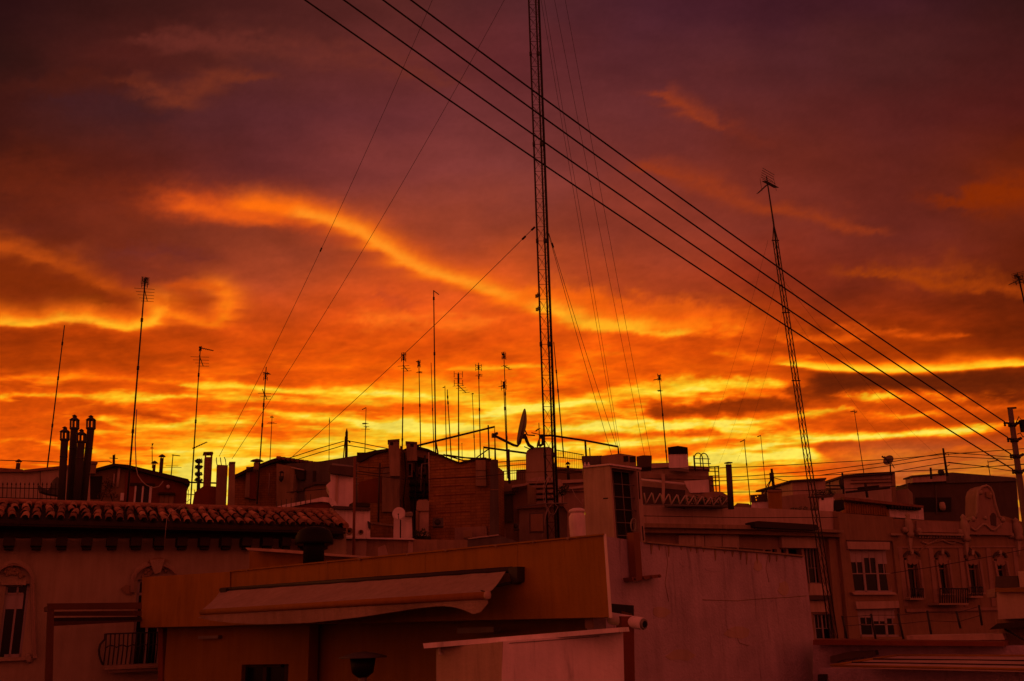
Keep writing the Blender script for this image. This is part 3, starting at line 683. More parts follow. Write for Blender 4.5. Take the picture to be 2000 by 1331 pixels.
ph.part('reflector', MB().lathe(q+Vector((0, 0, 40*k)), [(45*k, 0), (44*k, 2*k), (20*k, 9*k), (3*k, 11*k)], 22), 'steel_pipe')
ph.part('burner', MB().lathe(q+Vector((0, 0, 6*k)), [(10*k, 0), (20*k, 8*k), (24*k, 33*k), (18*k, 34*k)], 16), 'black_plastic')
ph.part('pole', MB().tube([q+Vector((0, 0, -1.2)), q+Vector((0, 0, 6*k))], 8*k, 10), 'galvanised')
ph.part('gas_housing', MB().lathe(q+Vector((0, 0, -1.9)), [(.22, 0), (.22, .7), (.1, .74)], 16), 'dark_metal')
ph.done()
# white lean-to and party wall
t = Thing('lean_to', 'low white plastered lean-to with sloping coping under the ochre parapet', 'lean-to')
L1, L2 = Pl(852, 11.7, 980, 10.9, 1290), Pl(980, 10.9, 1222, 11.2, 1290)
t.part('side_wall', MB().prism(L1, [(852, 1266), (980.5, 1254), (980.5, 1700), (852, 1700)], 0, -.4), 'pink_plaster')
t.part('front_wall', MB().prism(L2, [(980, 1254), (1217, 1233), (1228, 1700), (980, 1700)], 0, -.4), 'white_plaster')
L3 = Pl(827, 11.6, 1212, 10.95, 1245)
t.part('coping', MB().prism(L3, [(826, 1257), (1209, 1226), (1211, 1235), (828, 1267)], .12, -.5), 'white_plaster')
t.part('drip_groove', MB().prism(L2, [(995, 1256), (1170, 1243), (1170, 1244), (995, 1257)], .012, -.02), 'grey_plaster')
t.part('downpipe', MB().tube([L1.p(858, 1264, .03), L1.p(859, 1276, .03), L1.p(862, 1278, .03)], .018), 'white_paint')
t.done()
WW = Pl(1186, 13.4, 1592, 17.2, 1200)
t = Thing('party_wall', 'large blank stained pinkish white party wall right of the ochre parapet', 'wall')
t.part('wall', MB().prism(WW, [(1184, 1048), (1262, 1060), (1330, 1066), (1400, 1072), (1490, 1079), (1571, 1088), (1591, 1256), (1600, 1700), (1184, 1700)], 0, -.35), 'party_wall')
t.part('coping', MB().prism(WW, [(1262, 1057), (1330, 1063.5), (1400, 1069.5), (1490, 1076.5), (1572, 1085), (1572, 1088), (1490, 1079.5), (1400, 1072.5), (1330, 1066.5), (1262, 1060.5)], .05, -.4), 'old_plaster')
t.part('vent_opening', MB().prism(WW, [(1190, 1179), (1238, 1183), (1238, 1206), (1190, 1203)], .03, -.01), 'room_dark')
for k in range(16):                                      # drips of old render standing proud below the coping
    x = 1275+k*17+R_.uniform(-6, 6); y = 1062+(x-1262)*.088; h = R_.uniform(4, 24)
    t.part('render_scar', MB().prism(WW, [(x, y), (x+R_.uniform(2, 5), y), (x+3, y+h*.6), (x+1.5, y+h)], .012, 0), 'old_plaster')
for (x, y, w_, h) in ((1340, 1100, 26, 18), (1395, 1112, 34, 12), (1480, 1106, 18, 26), (1290, 1196, 40, 22), (1440, 1236, 52, 26), (1530, 1150, 22, 34), (1330, 1280, 60, 24), (1545, 1290, 34, 20)):
    n_ = 11; P_ = [(x+w_*.5*math.cos(i*6.283/n_)*R_.uniform(.7, 1.1), y+h*.5*math.sin(i*6.283/n_)*R_.uniform(.7, 1.1)) for i in range(n_)]
    t.part('render_patch', MB().prism(WW, P_, .006, -.01), 'pink_plaster' if h > 21 else 'party_wall')
for pts in (((1300, 1068), (1304, 1100), (1299, 1140), (1306, 1175)), ((1500, 1085), (1496, 1110), (1502, 1138)), ((1420, 1230), (1436, 1236), (1444, 1256), (1462, 1262))): t.part('crack', MB().tube([WW.p(x, y, .002) for x, y in pts], .005, 5), 'old_plaster')
t.part('crack', MB().tube([WW.p(x, y, .002) for x, y in ((1372, 1172), (1410, 1173), (1440, 1174), (1470, 1171), (1500, 1169), (1540, 1167), (1575, 1164))], .006, 5), 'old_plaster')
t.done()
rp = Thing('rolled_blind', 'white rolled blind with dark end cap jutting from the party wall', 'blind')
p0, p1 = PT(1193, 1208, 12.9), PT(1256, 1219, 12.5)
rp.part('roll', MB().tube([p0, p1], .078, 16), 'white_plaster')
rp.part('end_cap', MB().lathe(p1, [(.07, -.02), (.07, .02), (.06, .03)], 8, p1-p0), 'galvanised')
rp.part('bore', MB().lathe(p1, [(.045, .03), (.04, .036)], 8, p1-p0), 'black_plastic')
rp.done()
mp = Thing('mast_bracket_post', 'rusty red mast post bolted to the party wall with long foot bracket', 'post')
mp.part('post', MB().prism(WW, [(1237, 1040), (1249, 1040), (1255, 1128), (1243, 1128)], .14, .02), 'rust_metal')
mp.part('foot_bracket', MB().prism(WW, [(1234, 1128), (1290, 1122), (1290, 1128), (1236, 1136)], .16, .0), 'rust_metal')
for x in (1240, 1256, 1272, 1287): mp.part('bolt', MB().lathe(WW.p(x, 1131-(x-1236)*.1, .16), [(.02, 0), (.02, .03)], 6, WW.n), 'rust_metal')
mp.part('pulley_loop', MB().tube([WW.p(1237+5*math.sin(a*.628), 1026+13*math.cos(a*.628), .1) for a in range(11)], .012, 5), 'galvanised')
mp.done()
# ============================================================ roofs behind the town house
def hat_flue(name, label, px, py_base, py_top, Y, wpx, hatpx, matn='steel_pipe', group=None, lean=0.):
    k = Y/FPX; q = PT(px, py_base, Y); h = (py_base-py_top)*k; t = Thing(name, label, 'chimney', group)
    ax = Vector((lean, 0, 1))
    t.part('pipe', MB().lathe(q, [(wpx*k/2, 0), (wpx*k/2, h-8*k)], 12, ax), matn)
    m = MB().lathe(q, [(hatpx*k/2, h-5*k), (hatpx*k*.35, h-2.5*k), (1*k, h)], 12, ax)
    t.part('hat', m, matn)
    m = MB()
    for a in range(3):
        o = Vector((math.cos(a*2.1)*wpx*k*.42, math.sin(a*2.1)*wpx*k*.42, 0)); m.tube([q+o+ax*(h-9*k), q+o+ax*(h-4*k)], .6*k, 4)
    t.part('hat_stay', m, matn); t.done()
TW = FR(60, 27)
t = Thing('terrace_wall', 'pale roof terrace wall with dark coping behind the spiked railing', 'wall')
t.part('wall', MB().prism(TW, [(-60, 921), (0, 918), (78, 921), (78, 1010), (-60, 1010)], 0, -.4), 'pink_plaster')
t.part('side_wall', MB().prism(TW, [(79.5, 919), (176, 908), (176, 1010), (79.5, 1010)], .03, -.4), 'pink_plaster')
t.part('coping', MB().prism(TW, [(-60, 917), (0, 914), (44, 917), (50, 922), (-60, 923)], .12, -.5), 'roof_tile')
t.part('coping', MB().prism(TW, [(46, 918), (178, 904), (178, 909), (46, 923)], .15, -.5), 'roof_tile')
t.done()
hat_flue('chimney_stub', 'short chimney stub on the dark coping at the far left', 34, 921, 897, 27.6, 8, 13, 'dark_plaster')
rl = Thing('spiked_railing', 'iron railing with spear tipped pickets in front of the pale terrace wall', 'railing')
RP = FR(50, 25.4)
rl.part('rail', MB().tube([RP.p(-20, 953), RP.p(112, 955)], .012), 'dark_metal')
rl.part('rail', MB().tube([RP.p(-20, 972), RP.p(112, 975)], .012), 'dark_metal')
for i in range(14):
    x = -3+8.6*i
    rl.part('picket', MB().tube([RP.p(x-1.5, 982), RP.p(x, 948), RP.p(x, 946.5), RP.p(x+.2, 942)], [.009, .009, .022, .002], 6), 'dark_metal')
rl.done()
tp = Thing('tarpaulin', 'dark folded tarpaulin heaped against the terrace wall beside the flues', 'tarpaulin')
tp.part('sheet', MB().prism(FR(98, 26), [(77, 948), (84, 954), (94, 958), (101, 950), (106, 936), (112, 931), (116, 936), (116, 968), (96, 965), (80, 960)], .1, -.25), 'grey_plaster')
tp.done()
for px, top, cage0, cage1, xb, yb, Y, lab in ((126, 833, 844, 863, 119, 985, 24.0, 'shorter flue at the left end of the flue cluster'), (145, 810, 821, 841, 136, 985, 24.5, 'tall flue standing second from the left in the cluster'), (158.5, 838, 849, 867, 149, 985, 24.1, 'shorter flue between the two tall flues'), (177, 811, 821, 841, 162, 985, 24.4, 'tall flue at the right end of the flue cluster')):
    k = Y/FPX; t = Thing('clay_flue', 'dark '+lab+' with slotted cowl', 'chimney', 'flue cluster with lantern cowls')
    b = PT(xb, yb, Y); c = PT(px, cage1, Y); d = PT(px+.6, cage0, Y); e = PT(px+.8, top, Y)
    t.part('pipe', MB().tube([b, c], 7*k, 12), 'flue_clay')
    t.part('collar', MB().lathe(c, [(6.5*k, 0), (9*k, 3*k), (9.5*k, 5*k), (6*k, 5*k)], 14), 'steel_pipe')
    cg = t.part('cowl', MB().lathe(d, [(6*k, -1*k), (10*k, 0), (7*k, 3*k), (4*k, 5*k), (3.6*k, (cage0-top-4)*k)], 14), 'steel_pipe')
    for a in range(7):
        o = Vector((math.cos(a*.8976+.3), math.sin(a*.8976+.3), 0))*7.8*k; t.part('cowl_bar', MB().tube([c+o+Vector((0, 0, 3*k)), d+o], 1.5*k, 4), 'steel_pipe', cg)
    t.part('hat', MB().lathe(e, [(5.2*k, -3.5*k), (3*k, -1.5*k), (.4*k, 0)], 12), 'steel_pipe')
    t.part('strap', MB().lathe(PT(px-(px-xb)*.25, cage1+(yb-cage1)*.25, Y), [(7.5*k, 0), (7.5*k, 2*k)], 12), 'steel_pipe')
    t.done()
# red gabled house
RH = FR(366, 33)
t = Thing('gabled_house', 'low red rendered house with shallow gable and white framed window', 'house')
t.part('wall', MB().prism(RH, [(246, 913), (366, 944), (363, 1010), (240, 1010)], 0, -3), 'red_plaster')
t.part('old_wall', MB().prism(RH, [(172, 922), (222, 910), (247, 912), (244, 1010), (166, 1010)], -.06, -3), 'facade_brown')
t.part('doorway', MB().prism(RH, [(172, 931), (200, 930), (196, 975), (168, 975)], -.02, -.1), 'room_dark')
t.part('pipe', MB().tube([RH.p(233, 914, .08), RH.p(229, 952, .08)], .05, 8), 'pink_plaster')
t.part('pipe', MB().tube([RH.p(223, 926, .06), RH.p(221, 954, .06)], .03, 8), 'pink_plaster')
t.part('meter_box', MB().rect(RH, 235, 963, 242, 978, .08, 0), 'white_paint')
t.part('roof', MB().prism(RH, [(164, 921), (222, 905.5), (250, 908), (368, 936), (371, 945), (363, 944), (246, 913.5), (224, 910), (164, 926)], .3, -3.2), 'tile_bed')
wi = t.part('window', MB().rect(RH, 262, 949, 265.5, 982, .04, -.05).rect(RH, 276.5, 949, 280, 982, .04, -.05).rect(RH, 291, 950, 296, 984, .05, -.05), 'white_paint')
t.part('pane', MB().rect(RH, 265.5, 950, 276.5, 982, .015, -.02).rect(RH, 280, 950, 291, 982, .015, -.02), 'glass', wi)
t.part('lintel', MB().rect(RH, 254, 944, 303, 949, .08, 0), 'dark_wood', wi)
t.part('shutter_panel', MB().rect(RH, 312, 967, 320, 984, .06, 0).rect(RH, 321, 967, 329, 984, .06, 0).rect(RH, 330, 967, 339, 984, .06, 0), 'facade_brown')
t.part('shutter_shelf', MB().rect(RH, 309, 962, 342, 966, .2, 0), 'dark_wood')
t.part('eave_end', MB().prism(RH, [(362, 936), (371, 940), (371, 947), (360, 945)], .32, -.2), 'tile_bed')
t.done()
single('globe_lamp', 'small white globe lamp on the red house wall', 'lamp', MB().lathe(RH.p(328, 955, .12), [(.01, 0), (.05, .02), (.065, .07), (.05, .12), (.01, .14)], 12), 'white_paint')
single('hanging_cable', 'pale cable looping down the red gabled wall', 'cable', MB().tube([RH.p(x, y, .33) for x, y in ((267, 800), (264, 860), (266, 914), (269, 928), (277, 940), (286, 948), (298, 953), (310, 951), (316, 944), (319, 940))], .018, 5), 'pale_cable')
hat_flue('flue_pipe', 'short hatted flue on the red gabled roof', 300, 926, 900, 33.5, 5.5, 14, 'steel_pipe', 'hatted flues on the red gabled roof')
hat_flue('flue_pipe', 'taller hatted flue on the red gabled roof', 313.5, 930, 887, 33.2, 7, 14, 'steel_pipe', 'hatted flues on the red gabled roof')
single('chimney_block', 'stubby brown chimney beside the right end of the flue cluster', 'chimney', MB().rect(FR(182, 31), 174, 903, 188, 925, 0, -.3).rect(FR(182, 31), 172, 901, 191, 906, .06, -.36), 'facade_brown')
# creeper on the old wall
def leaves(mb, c, r, n, s, rnd, squash=(1, 1, 1)):
    for _ in range(n):
        while True:
            o = Vector((rnd.uniform(-1, 1), rnd.uniform(-1, 1), rnd.uniform(-1, 1)))
            if .15 < o.length < 1: break
        q = c+Vector((o.x*r*squash[0], o.y*r*squash[1], o.z*r*squash[2]))
        a = Vector((rnd.uniform(-1, 1), rnd.uniform(-1, 1), rnd.uniform(-1, 1))).normalized(); b = a.orthogonal().normalized(); w = s*rnd.uniform(.6, 1.3)
        mb.add([q-a*w, q+b*w*.45, q+a*w, q-b*w*.45], [(0, 1, 2, 3)])
cr = Thing('creeper', 'straggly dry creeper climbing the brown wall beside the red house', 'plant')
m = MB(); r5 = random.Random(5)
for x, y in ((204, 950), (210, 940), (216, 946), (206, 962), (214, 966), (222, 970), (198, 970)): leaves(m, RH.p(x, y, .15), .16, 26, .045, r5)
cr.part('foliage', m, 'dry_leaf'); cr.part('stem', MB().tube([RH.p(196, 985, .1), RH.p(205, 960, .1), RH.p(212, 940, .1)], .012, 5).tube([RH.p(222, 985, .1), RH.p(214, 962, .1), RH.p(219, 942, .1)], .012, 5), 'dark_wood'); cr.done()
# tiered palm-like shrub trunk, chimneys left of centre
sh = Thing('potted_conifer', 'dark tiered clipped conifer standing in the bright gap', 'plant')
q = PT(387, 985, 33); k = 33/FPX; m = MB(); r5 = random.Random(9)
for y in (901, 913, 926, 938): 
    c = PT(388.5-(y-900)*.02, y, 33); leaves(m, c, 7.5*k, 150, 2.4*k, r5, (1, 1, .55))
sh.part('foliage', m, 'leaf'); sh.part('trunk', MB().tube([q, PT(388.5, 900, 33)], [4.5*k, 2*k], 8), 'dark_wood'); sh.done()
def brick_chimney(label, Y, poly_shaft, cap=None, pots=None, matn='brick', legs=None, extra=None, group=None):
    t = Thing('brick_chimney', label, 'chimney', group); pl = FR(poly_shaft[0][0], Y)
    t.part('shaft', MB().prism(pl, poly_shaft, 0, -.4), matn)
    if legs:
        m = MB()
        for p in legs: m.prism(pl, p, 0, -.08).prism(pl, p, -.3, -.38)
        t.part('cap_leg', m, matn)
    if cap: t.part('cap', MB().prism(pl, cap, .06, -.46), matn)
    for p in pots or []: t.part('wire_spike', MB().tube([pl.p(*q, -.1) for q in p], .014, 5), 'dark_metal')
    t.done()
brick_chimney('brick chimney with open four legged cap left of the twin stacks', 31, [(400, 893), (415, 893), (414.5, 902), (412, 950), (397.5, 950), (399.5, 903)], [(398, 883), (415, 882.5), (417, 885), (397, 885)], None, 'brick', [[(400, 885), (403, 885), (403, 893), (400, 893)], [(411.5, 885), (415, 885), (415, 893), (411.5, 893)]])
brick_chimney('broad rendered chimney stack with three bent wire spikes', 30.5, [(424, 908), (445, 909), (441, 1000), (421, 1000)], None, [[(424, 909), (422.5, 899), (423, 894)], [(432.5, 909), (431, 900), (430.5, 894)], [(441.5, 909), (440.5, 899), (438, 893)]], 'facade_brown')
brick_chimney('slim rendered chimney stack right of the bright slit', 30.2, [(448, 903), (459.5, 903), (458, 1000), (444.5, 1000)], [(447.5, 902.2), (460, 902.2), (460, 904.4), (447.5, 904.4)], None, 'old_plaster')
single('base_wall', 'dark red low wall under the brick chimney stacks', 'wall', MB().prism(FR(410, 30.8), [(380, 962), (397, 950), (414, 950), (424, 951), (424, 1010), (372, 1010)], .1, -.5), 'red_plaster')
GP = FR(372, 34.5)
t = Thing('gap_railing', 'thin iron railing silhouetted in the bright gap beside the red house', 'railing')
t.part('rail', MB().tube([GP.p(355, 965), GP.p(392, 967)], .015), 'dark_metal'); t.part('rail', MB().tube([GP.p(355, 942), GP.p(424, 944)], .03), 'dark_metal')
for i in range(5): t.part('picket', MB().tube([GP.p(361+i*6, 985), GP.p(362+i*6, 957)], .012, 5), 'dark_metal')
t.done()
# brick house C and grey house D
HC = FR(500, 34)
t = Thing('brick_house', 'brown brick roof room with lean-to roof left of the grey gable', 'house')
t.part('wall', MB().prism(HC, [(456, 928), (480, 919), (545, 897), (575, 905), (575, 1010), (452, 1010)], -.1, -3), 'brick')
t.part('pier', MB().prism(HC, [(481, 912), (489, 912), (487, 972), (478, 972)], .15, -.2), 'old_plaster')
t.part('pier_wall', MB().prism(HC, [(489, 912), (500, 911), (500, 975), (487, 975)], .1, -.2), 'red_plaster')
t.part('downpipe', MB().tube([HC.p(526, 925, .02), HC.p(525, 968, .02)], .018), 'pale_cable')
t.part('roof', MB().prism(HC, [(454, 930), (480, 917), (531, 897), (547, 893), (562, 896), (620, 905), (600, 909), (548, 900), (533, 903), (482, 922), (456, 934)], .3, -2.5), 'tile_bed')
for i in range(9):
    x = 540+i*9; t.part('ridge_tile', MB().tube([HC.p(x, 894+i*1.3, .3), HC.p(x+8, 895.5+i*1.3, .33)], [.055, .075], 7), 'roof_tile')
t.done()
hat_flue('wide_flue', 'squat brick flue with broad pyramid hat left of the leaning mast', 501, 920, 896, 33, 12, 27, 'facade_brown')
GH = Pl(545, 33.2, 760, 32)
t = Thing('grey_house', 'large dull grey gable wall below the pointed wooden pole', 'house')
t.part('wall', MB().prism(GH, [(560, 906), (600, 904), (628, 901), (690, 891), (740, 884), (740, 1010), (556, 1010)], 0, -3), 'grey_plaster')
t.part('old_bay', MB().prism(GH, [(540, 906), (575, 912), (575, 1010), (540, 1010)], .2, -1), 'facade_brown')
t.part('shutter_box', MB().prism(GH, [(568, 913), (594, 918), (593, 937), (586, 938), (572, 928)], .16, 0), 'dark_wood')
t.part('awning_rail', MB().tube([GH.p(569, 914, .22), GH.p(594, 918.5, .22)], .025), 'pale_cable')
t.part('pier', MB().prism(GH, [(567, 926), (574, 926), (572, 962), (566, 962)], .3, 0), 'old_plaster')
t.part('dark_strip', MB().prism(GH, [(611, 920), (616, 920), (615, 975), (610, 975)], .05, 0), 'dark_wood')
t.part('ledge', MB().prism(GH, [(575, 958), (640, 950), (640, 953), (575, 961)], .08, 0), 'dark_plaster')
t.done()
ln = Thing('wall_lantern', 'small hanging lantern with sky glinting through on the grey house bay', 'lantern')
q = GH.p(549, 942, .45); k = 31.5/FPX
ln.part('bowl', MB().lathe(q, [(1*k, 0), (4*k, 4*k), (5.5*k, 11*k), (4*k, 12*k)], 10), 'dark_metal')
for a in range(3): ln.part('bar', MB().tube([q+Vector((math.cos(a*2.1+.4), math.sin(a*2.1+.4), 0))*4*k+Vector((0, 0, 12*k)), q+Vector((math.cos(a*2.1+.4), math.sin(a*2.1+.4), 0))*3.6*k+Vector((0, 0, 19*k))], .8*k, 4), 'dark_metal')
ln.part('lid', MB().lathe(q+Vector((0, 0, 19*k)), [(5*k, 0), (4*k, 2*k), (1*k, 4*k)], 10), 'dark_metal'); ln.done()
t = Thing('curved_parapet', 'white parapet sloping up to a rounded end behind the tiled roof', 'parapet')
CP = FR(590, 25.5)
t.part('wall', MB().prism(CP, [(528, 993), (560, 985), (610, 976), (630, 971), (644, 972), (655, 979), (662, 993), (663, 1010), (655, 1010), (650, 992), (643, 982), (628, 980), (606, 982), (560, 992), (536, 998)], 0, -.5), 'white_plaster')
t.part('infill', MB().prism(CP, [(545, 997), (606, 983), (630, 981), (644, 985), (651, 1010), (540, 1010)], -.12, -.4), 'red_plaster')
for i in range(8):
    x = 540+i*9.5; t.part('picket', MB().tube([CP.p(x, 996-(x-540)*.18, .12), CP.p(x+.5, 979-(x-540)*.20, .12)], .01, 5), 'dark_metal')
t.done()
WB = FR(668, 26.5)
t = Thing('white_annex', 'peeling white roof annex with dark blind box left of the tall steel pole', 'annex')
t.part('wall', MB().prism(WB, [(645, 920), (694, 926), (692, 992), (642, 992), (643, 960), (637, 948), (646, 940)], 0, -1.2), 'white_plaster')
t.part('pier', MB().prism(WB, [(656, 920), (661, 921), (659, 992), (654, 992)], .06, 0), 'pink_plaster')
t.part('blind_box', MB().prism(WB, [(645, 909), (691, 913), (691, 930), (646, 924), (642, 918)], .25, -.3), 'dark_plaster')
t.part('blind_roll', MB().tube([WB.p(648, 908, .2), WB.p(690, 913, .2)], .045, 8), 'galvanised')
t.done()
WC = Pl(660, 25.6, 806, 26.4, 1040)
t = Thing('whitewashed_block', 'whitewashed roof block with two round vents beside the tiled eaves', 'annex')
t.part('wall', MB().prism(WC, [(655, 995), (723, 997), (723, 1053), (655, 1053)], 0, -1.6), 'white_plaster')
t.part('flat_roof', MB().prism(WC, [(652, 988), (724, 992), (724, 997), (652, 994)], .15, -1.7), 'dark_plaster')
t.part('roof_plant_tray', MB().prism(WC, [(690, 981), (723, 984), (723, 990), (688, 990)], .0, -.5), 'dark_wood')
for x, y, r in ((682, 1038, 6.5), (704.5, 1040, 4.5)):
    k = 26/FPX; v = t.part('round_vent', MB().lathe(WC.p(x, y, .0), [(r*k, 0), (r*k, .06), (r*k*.7, .06), (r*k*.7, .02)], 16, WC.n), 'facade_brown')
    t.part('vent_hub', MB().lathe(WC.p(x, y, .02), [(r*k*.42, 0), (r*k*.3, .05)], 12, WC.n), 'black_plastic', v)
t.part('gutter_hook', MB().prism(WC, [(719, 1018), (724, 1022), (724, 1034), (721, 1030)], .1, 0), 'dark_metal')
t.done()
t = Thing('stained_wall', 'low patched and stained courtyard wall with pale ledge behind the ochre parapet', 'wall')
SW = Pl(655, 24.6, 960, 24.2, 1070)
t.part('wall', MB().prism(SW, [(655, 1053), (805, 1054), (1000, 1056), (1000, 1140), (655, 1140)], 0, -.4), 'old_plaster')
t.part('ledge', MB().prism(SW, [(660, 1049.5), (806, 1051.5), (806, 1054.5), (660, 1052)], .15, -.3), 'white_plaster')
t.part('bare_patch', MB().prism(SW, [(662, 1056), (716, 1056), (714, 1092), (668, 1092)], .03, 0), 'pink_plaster')
t.part('bare_patch', MB().prism(SW, [(738, 1070), (752, 1064), (758, 1084), (748, 1094), (738, 1090)], .02, 0), 'pink_plaster')
t.part('bare_patch', MB().prism(SW, [(798, 1056), (806, 1060), (806, 1088), (796, 1084)], .02, 0), 'pink_plaster')
t.done()
sp_ = Thing('ladder_pole', 'tall reddish steel pole with short rungs in front of the whitewashed block', 'pole')
sp_.part('shaft', MB().tube([PT(693, 893, 24), PT(690, 1140, 24)], .035, 8), 'rust_metal')
for y in (906, 920, 933, 945): sp_.part('rung', MB().tube([PT(693, y, 24), PT(701, y+.6, 24)], .012, 5), 'galvanised')
sp_.done()
# brick house F with twin chimney boxes
HF = Pl(697, 28.6, 958, 28.0, 1000)
t = Thing('brick_roof_house', 'brick roof house with pale chimney breast under twin chimney boxes', 'house')
t.part('wall', MB().prism(HF, [(697, 885.5), (732, 888), (734, 880), (758, 878), (783, 876), (783, 1060), (700, 1060)], 0, -2.5), 'brick')
t.part('roof_shadow_board', MB().prism(HF, [(697, 884), (715, 884), (732, 880), (760, 876), (760, 880), (733, 886), (704, 902), (697, 902)], .12, -.4), 'tile_bed')  # dark sloping board along the roof edge
t.part('chimney_breast', MB().prism(HF, [(748, 920), (754, 913), (764, 913), (767, 900), (781, 900), (780, 1000), (746, 1000), (746, 938)], .14, 0), 'old_plaster')
t.part('slope_panel', MB().prism(HF, [(700, 942), (744, 932), (744, 982), (700, 982)], .03, 0), 'red_plaster')
t.part('gutter', MB().tube([HF.p(725, 1036, .1), HF.p(768, 1041, .1)], .03), 'dark_wood')
t.done()
t = Thing('chimney_box', 'tall square chimney box left of its twin on the brick roof house', 'chimney', 'twin chimney boxes')
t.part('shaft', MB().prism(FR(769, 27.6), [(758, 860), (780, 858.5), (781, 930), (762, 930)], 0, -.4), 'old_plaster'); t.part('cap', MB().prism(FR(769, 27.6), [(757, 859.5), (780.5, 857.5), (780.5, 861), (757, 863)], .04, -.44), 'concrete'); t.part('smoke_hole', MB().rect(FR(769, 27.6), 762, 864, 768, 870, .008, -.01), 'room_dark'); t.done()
t = Thing('chimney_box', 'shorter square chimney box right of its twin beside the dark light well', 'chimney', 'twin chimney boxes')
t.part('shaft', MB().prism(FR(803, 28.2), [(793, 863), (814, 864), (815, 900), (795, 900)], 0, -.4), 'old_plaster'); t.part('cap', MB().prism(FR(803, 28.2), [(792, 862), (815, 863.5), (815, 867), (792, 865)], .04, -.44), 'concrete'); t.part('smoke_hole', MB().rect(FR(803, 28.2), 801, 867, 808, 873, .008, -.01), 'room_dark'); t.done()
t = Thing('light_well_wall', 'dark sooty light well wall with one small framed window', 'wall')
LW = FR(810, 29.5)
t.part('wall', MB().prism(LW, [(780, 879), (816, 882), (846, 886), (846, 1060), (780, 1060)], 0, -1.5), 'dark_plaster')  # one dark tone over the whole recessed wall
t.part('stair_side', MB().prism(LW, [(796, 884), (815, 884), (815, 932), (796, 902)], .2, 0), 'facade_brown')
wi = t.part('window', MB().rect(LW, 795, 904, 797.5, 932, .26, .2).rect(LW, 803, 904, 806, 932, .26, .2).rect(LW, 797.5, 904, 803, 906.5, .26, .2).rect(LW, 797.5, 929.5, 803, 932, .26, .2), 'pink_plaster')
t.part('pane', MB().rect(LW, 796, 905, 805, 931, .22, .205), 'glass', wi)
t.part('soil_pipe', MB().tube([LW.p(783.5, 872, .3), LW.p(784, 1000, .3)], .035, 8), 'dark_metal')
t.part('soil_pipe', MB().tube([LW.p(812, 890, .25), LW.p(811, 1040, .25)], .03, 8), 'dark_metal')
t.part('ledge', MB().tube([LW.p(825, 907, .25), LW.p(838, 906, .25)], .03), 'galvanised')
for y in (944, 958, 968): t.part('beam', MB().rect(LW, 786, y, 836, y+4, .12, 0), 'room_dark')
t.done()
t = Thing('cistern_box', 'pale rounded water cistern on a white shaft beside the plain brick wall', 'cistern')
CB_ = FR(825, 26.8)
t.part('tank', MB().prism(CB_, [(814, 980), (818, 976.5), (834, 976), (838, 980), (838, 996), (836, 998), (816, 998), (813, 994)], .1, -.5), 'stone')
t.part('shaft', MB().prism(CB_, [(819, 998), (837.5, 998), (837.5, 1060), (819, 1060)], 0, -.5), 'pink_plaster')
t.part('side_strip', MB().prism(CB_, [(812, 998), (818, 998), (818, 1060), (812, 1060)], .05, -.3), 'facade_brown'); t.done()
t = Thing('white_pier', 'white plastered pier behind the round satellite dish', 'wall')
t.part('pier', MB().prism(FR(788, 26.2), [(769, 1012), (783, 1002), (804, 1000), (806, 1060), (768, 1060)], 0, -.4), 'white_plaster')
t.part('bracket_lamp', MB().rect(FR(788, 26.2), 791, 1001, 806, 1008, .2, 0), 'galvanised'); t.done()
ds = Thing('satellite_dish', 'round pale satellite dish face-on below the twin chimney boxes', 'satellite dish')
k = 25.6/FPX; q = PT(779, 1004, 25.6); ax = (CAM-q+Vector((-3, 0, 6))).normalized()
ds.part('reflector', MB().lathe(q, [(2*k, -2*k), (8*k, -.8*k), (12.6*k, 1.4*k), (12.8*k, 1.8*k), (8*k, -.2*k), (.5*k, -1.5*k)], 26, ax), 'dish_white')
ds.part('feed_arm', MB().tube([q-Vector((0, 0, 12*k)), q+ax*10*k-Vector((0, 0, 3*k))], .5*k, 5), 'dark_metal')
ds.part('receiver', MB().lathe(q+ax*10*k-Vector((0, 0, 3*k)), [(1.2*k, -2*k), (1.2*k, 1*k)], 8, ax), 'dark_metal')
ds.part('mast', MB().tube([PT(782.5, 975, 25.9), PT(782, 1060, 25.9)], 1.3*k, 6), 'dark_metal'); ds.done()
HG = Pl(838, 27.2, 958, 26.9, 1000)
t = Thing('blank_brick_wall_house', 'blank dark brick flank wall with sagging roofline right of the light well', 'house')
t.part('wall', MB().prism(HG, [(837, 885), (852, 887), (874, 896), (897, 905), (912, 901), (927, 897.5), (945, 895.5), (957, 899), (958, 1060), (838, 1060)], 0, -2.2), 'brick')
for i in range(6): t.part('course', MB().rect(HG, 850+R_.uniform(-10, 20), 915+i*17, 915+R_.uniform(-10, 20), 916.2+i*17, .015, 0), 'red_plaster')
t.part('pale_pier', MB().prism(HG, [(929, 899), (948, 899), (950, 950), (929, 949)], .12, 0), 'old_plaster')
t.part('pier_joint', MB().prism(HG, [(929, 919), (949, 919), (949, 920.2), (929, 920.2)], .13, 0), 'dark_plaster')
t.part('pier_joint', MB().prism(HG, [(929, 935), (949, 935), (949, 936.2), (929, 936.2)], .13, 0), 'dark_plaster')
t.part('lower_patch', MB().prism(HG, [(888, 1031), (950, 1028), (952, 1056), (888, 1056)], .05, 0), 'facade_plaster')
t.part('coping', MB().prism(HG, [(836, 883), (852, 885), (874, 894), (897, 903), (927, 895.5), (945, 893.5), (958, 897), (958, 900), (945, 896.5), (927, 899), (897, 906), (874, 897.5), (852, 888.5), (837, 887)], .08, -.4), 'tile_bed')
t.part('flashing_pipe', MB().tube([HG.p(837.5, 884, .1), HG.p(838.5, 960, .1)], .015, 6), 'pale_cable')
t.done()
t = Thing('grey_column', 'grey rendered column between the brick flank wall and the roof fence', 'pier')
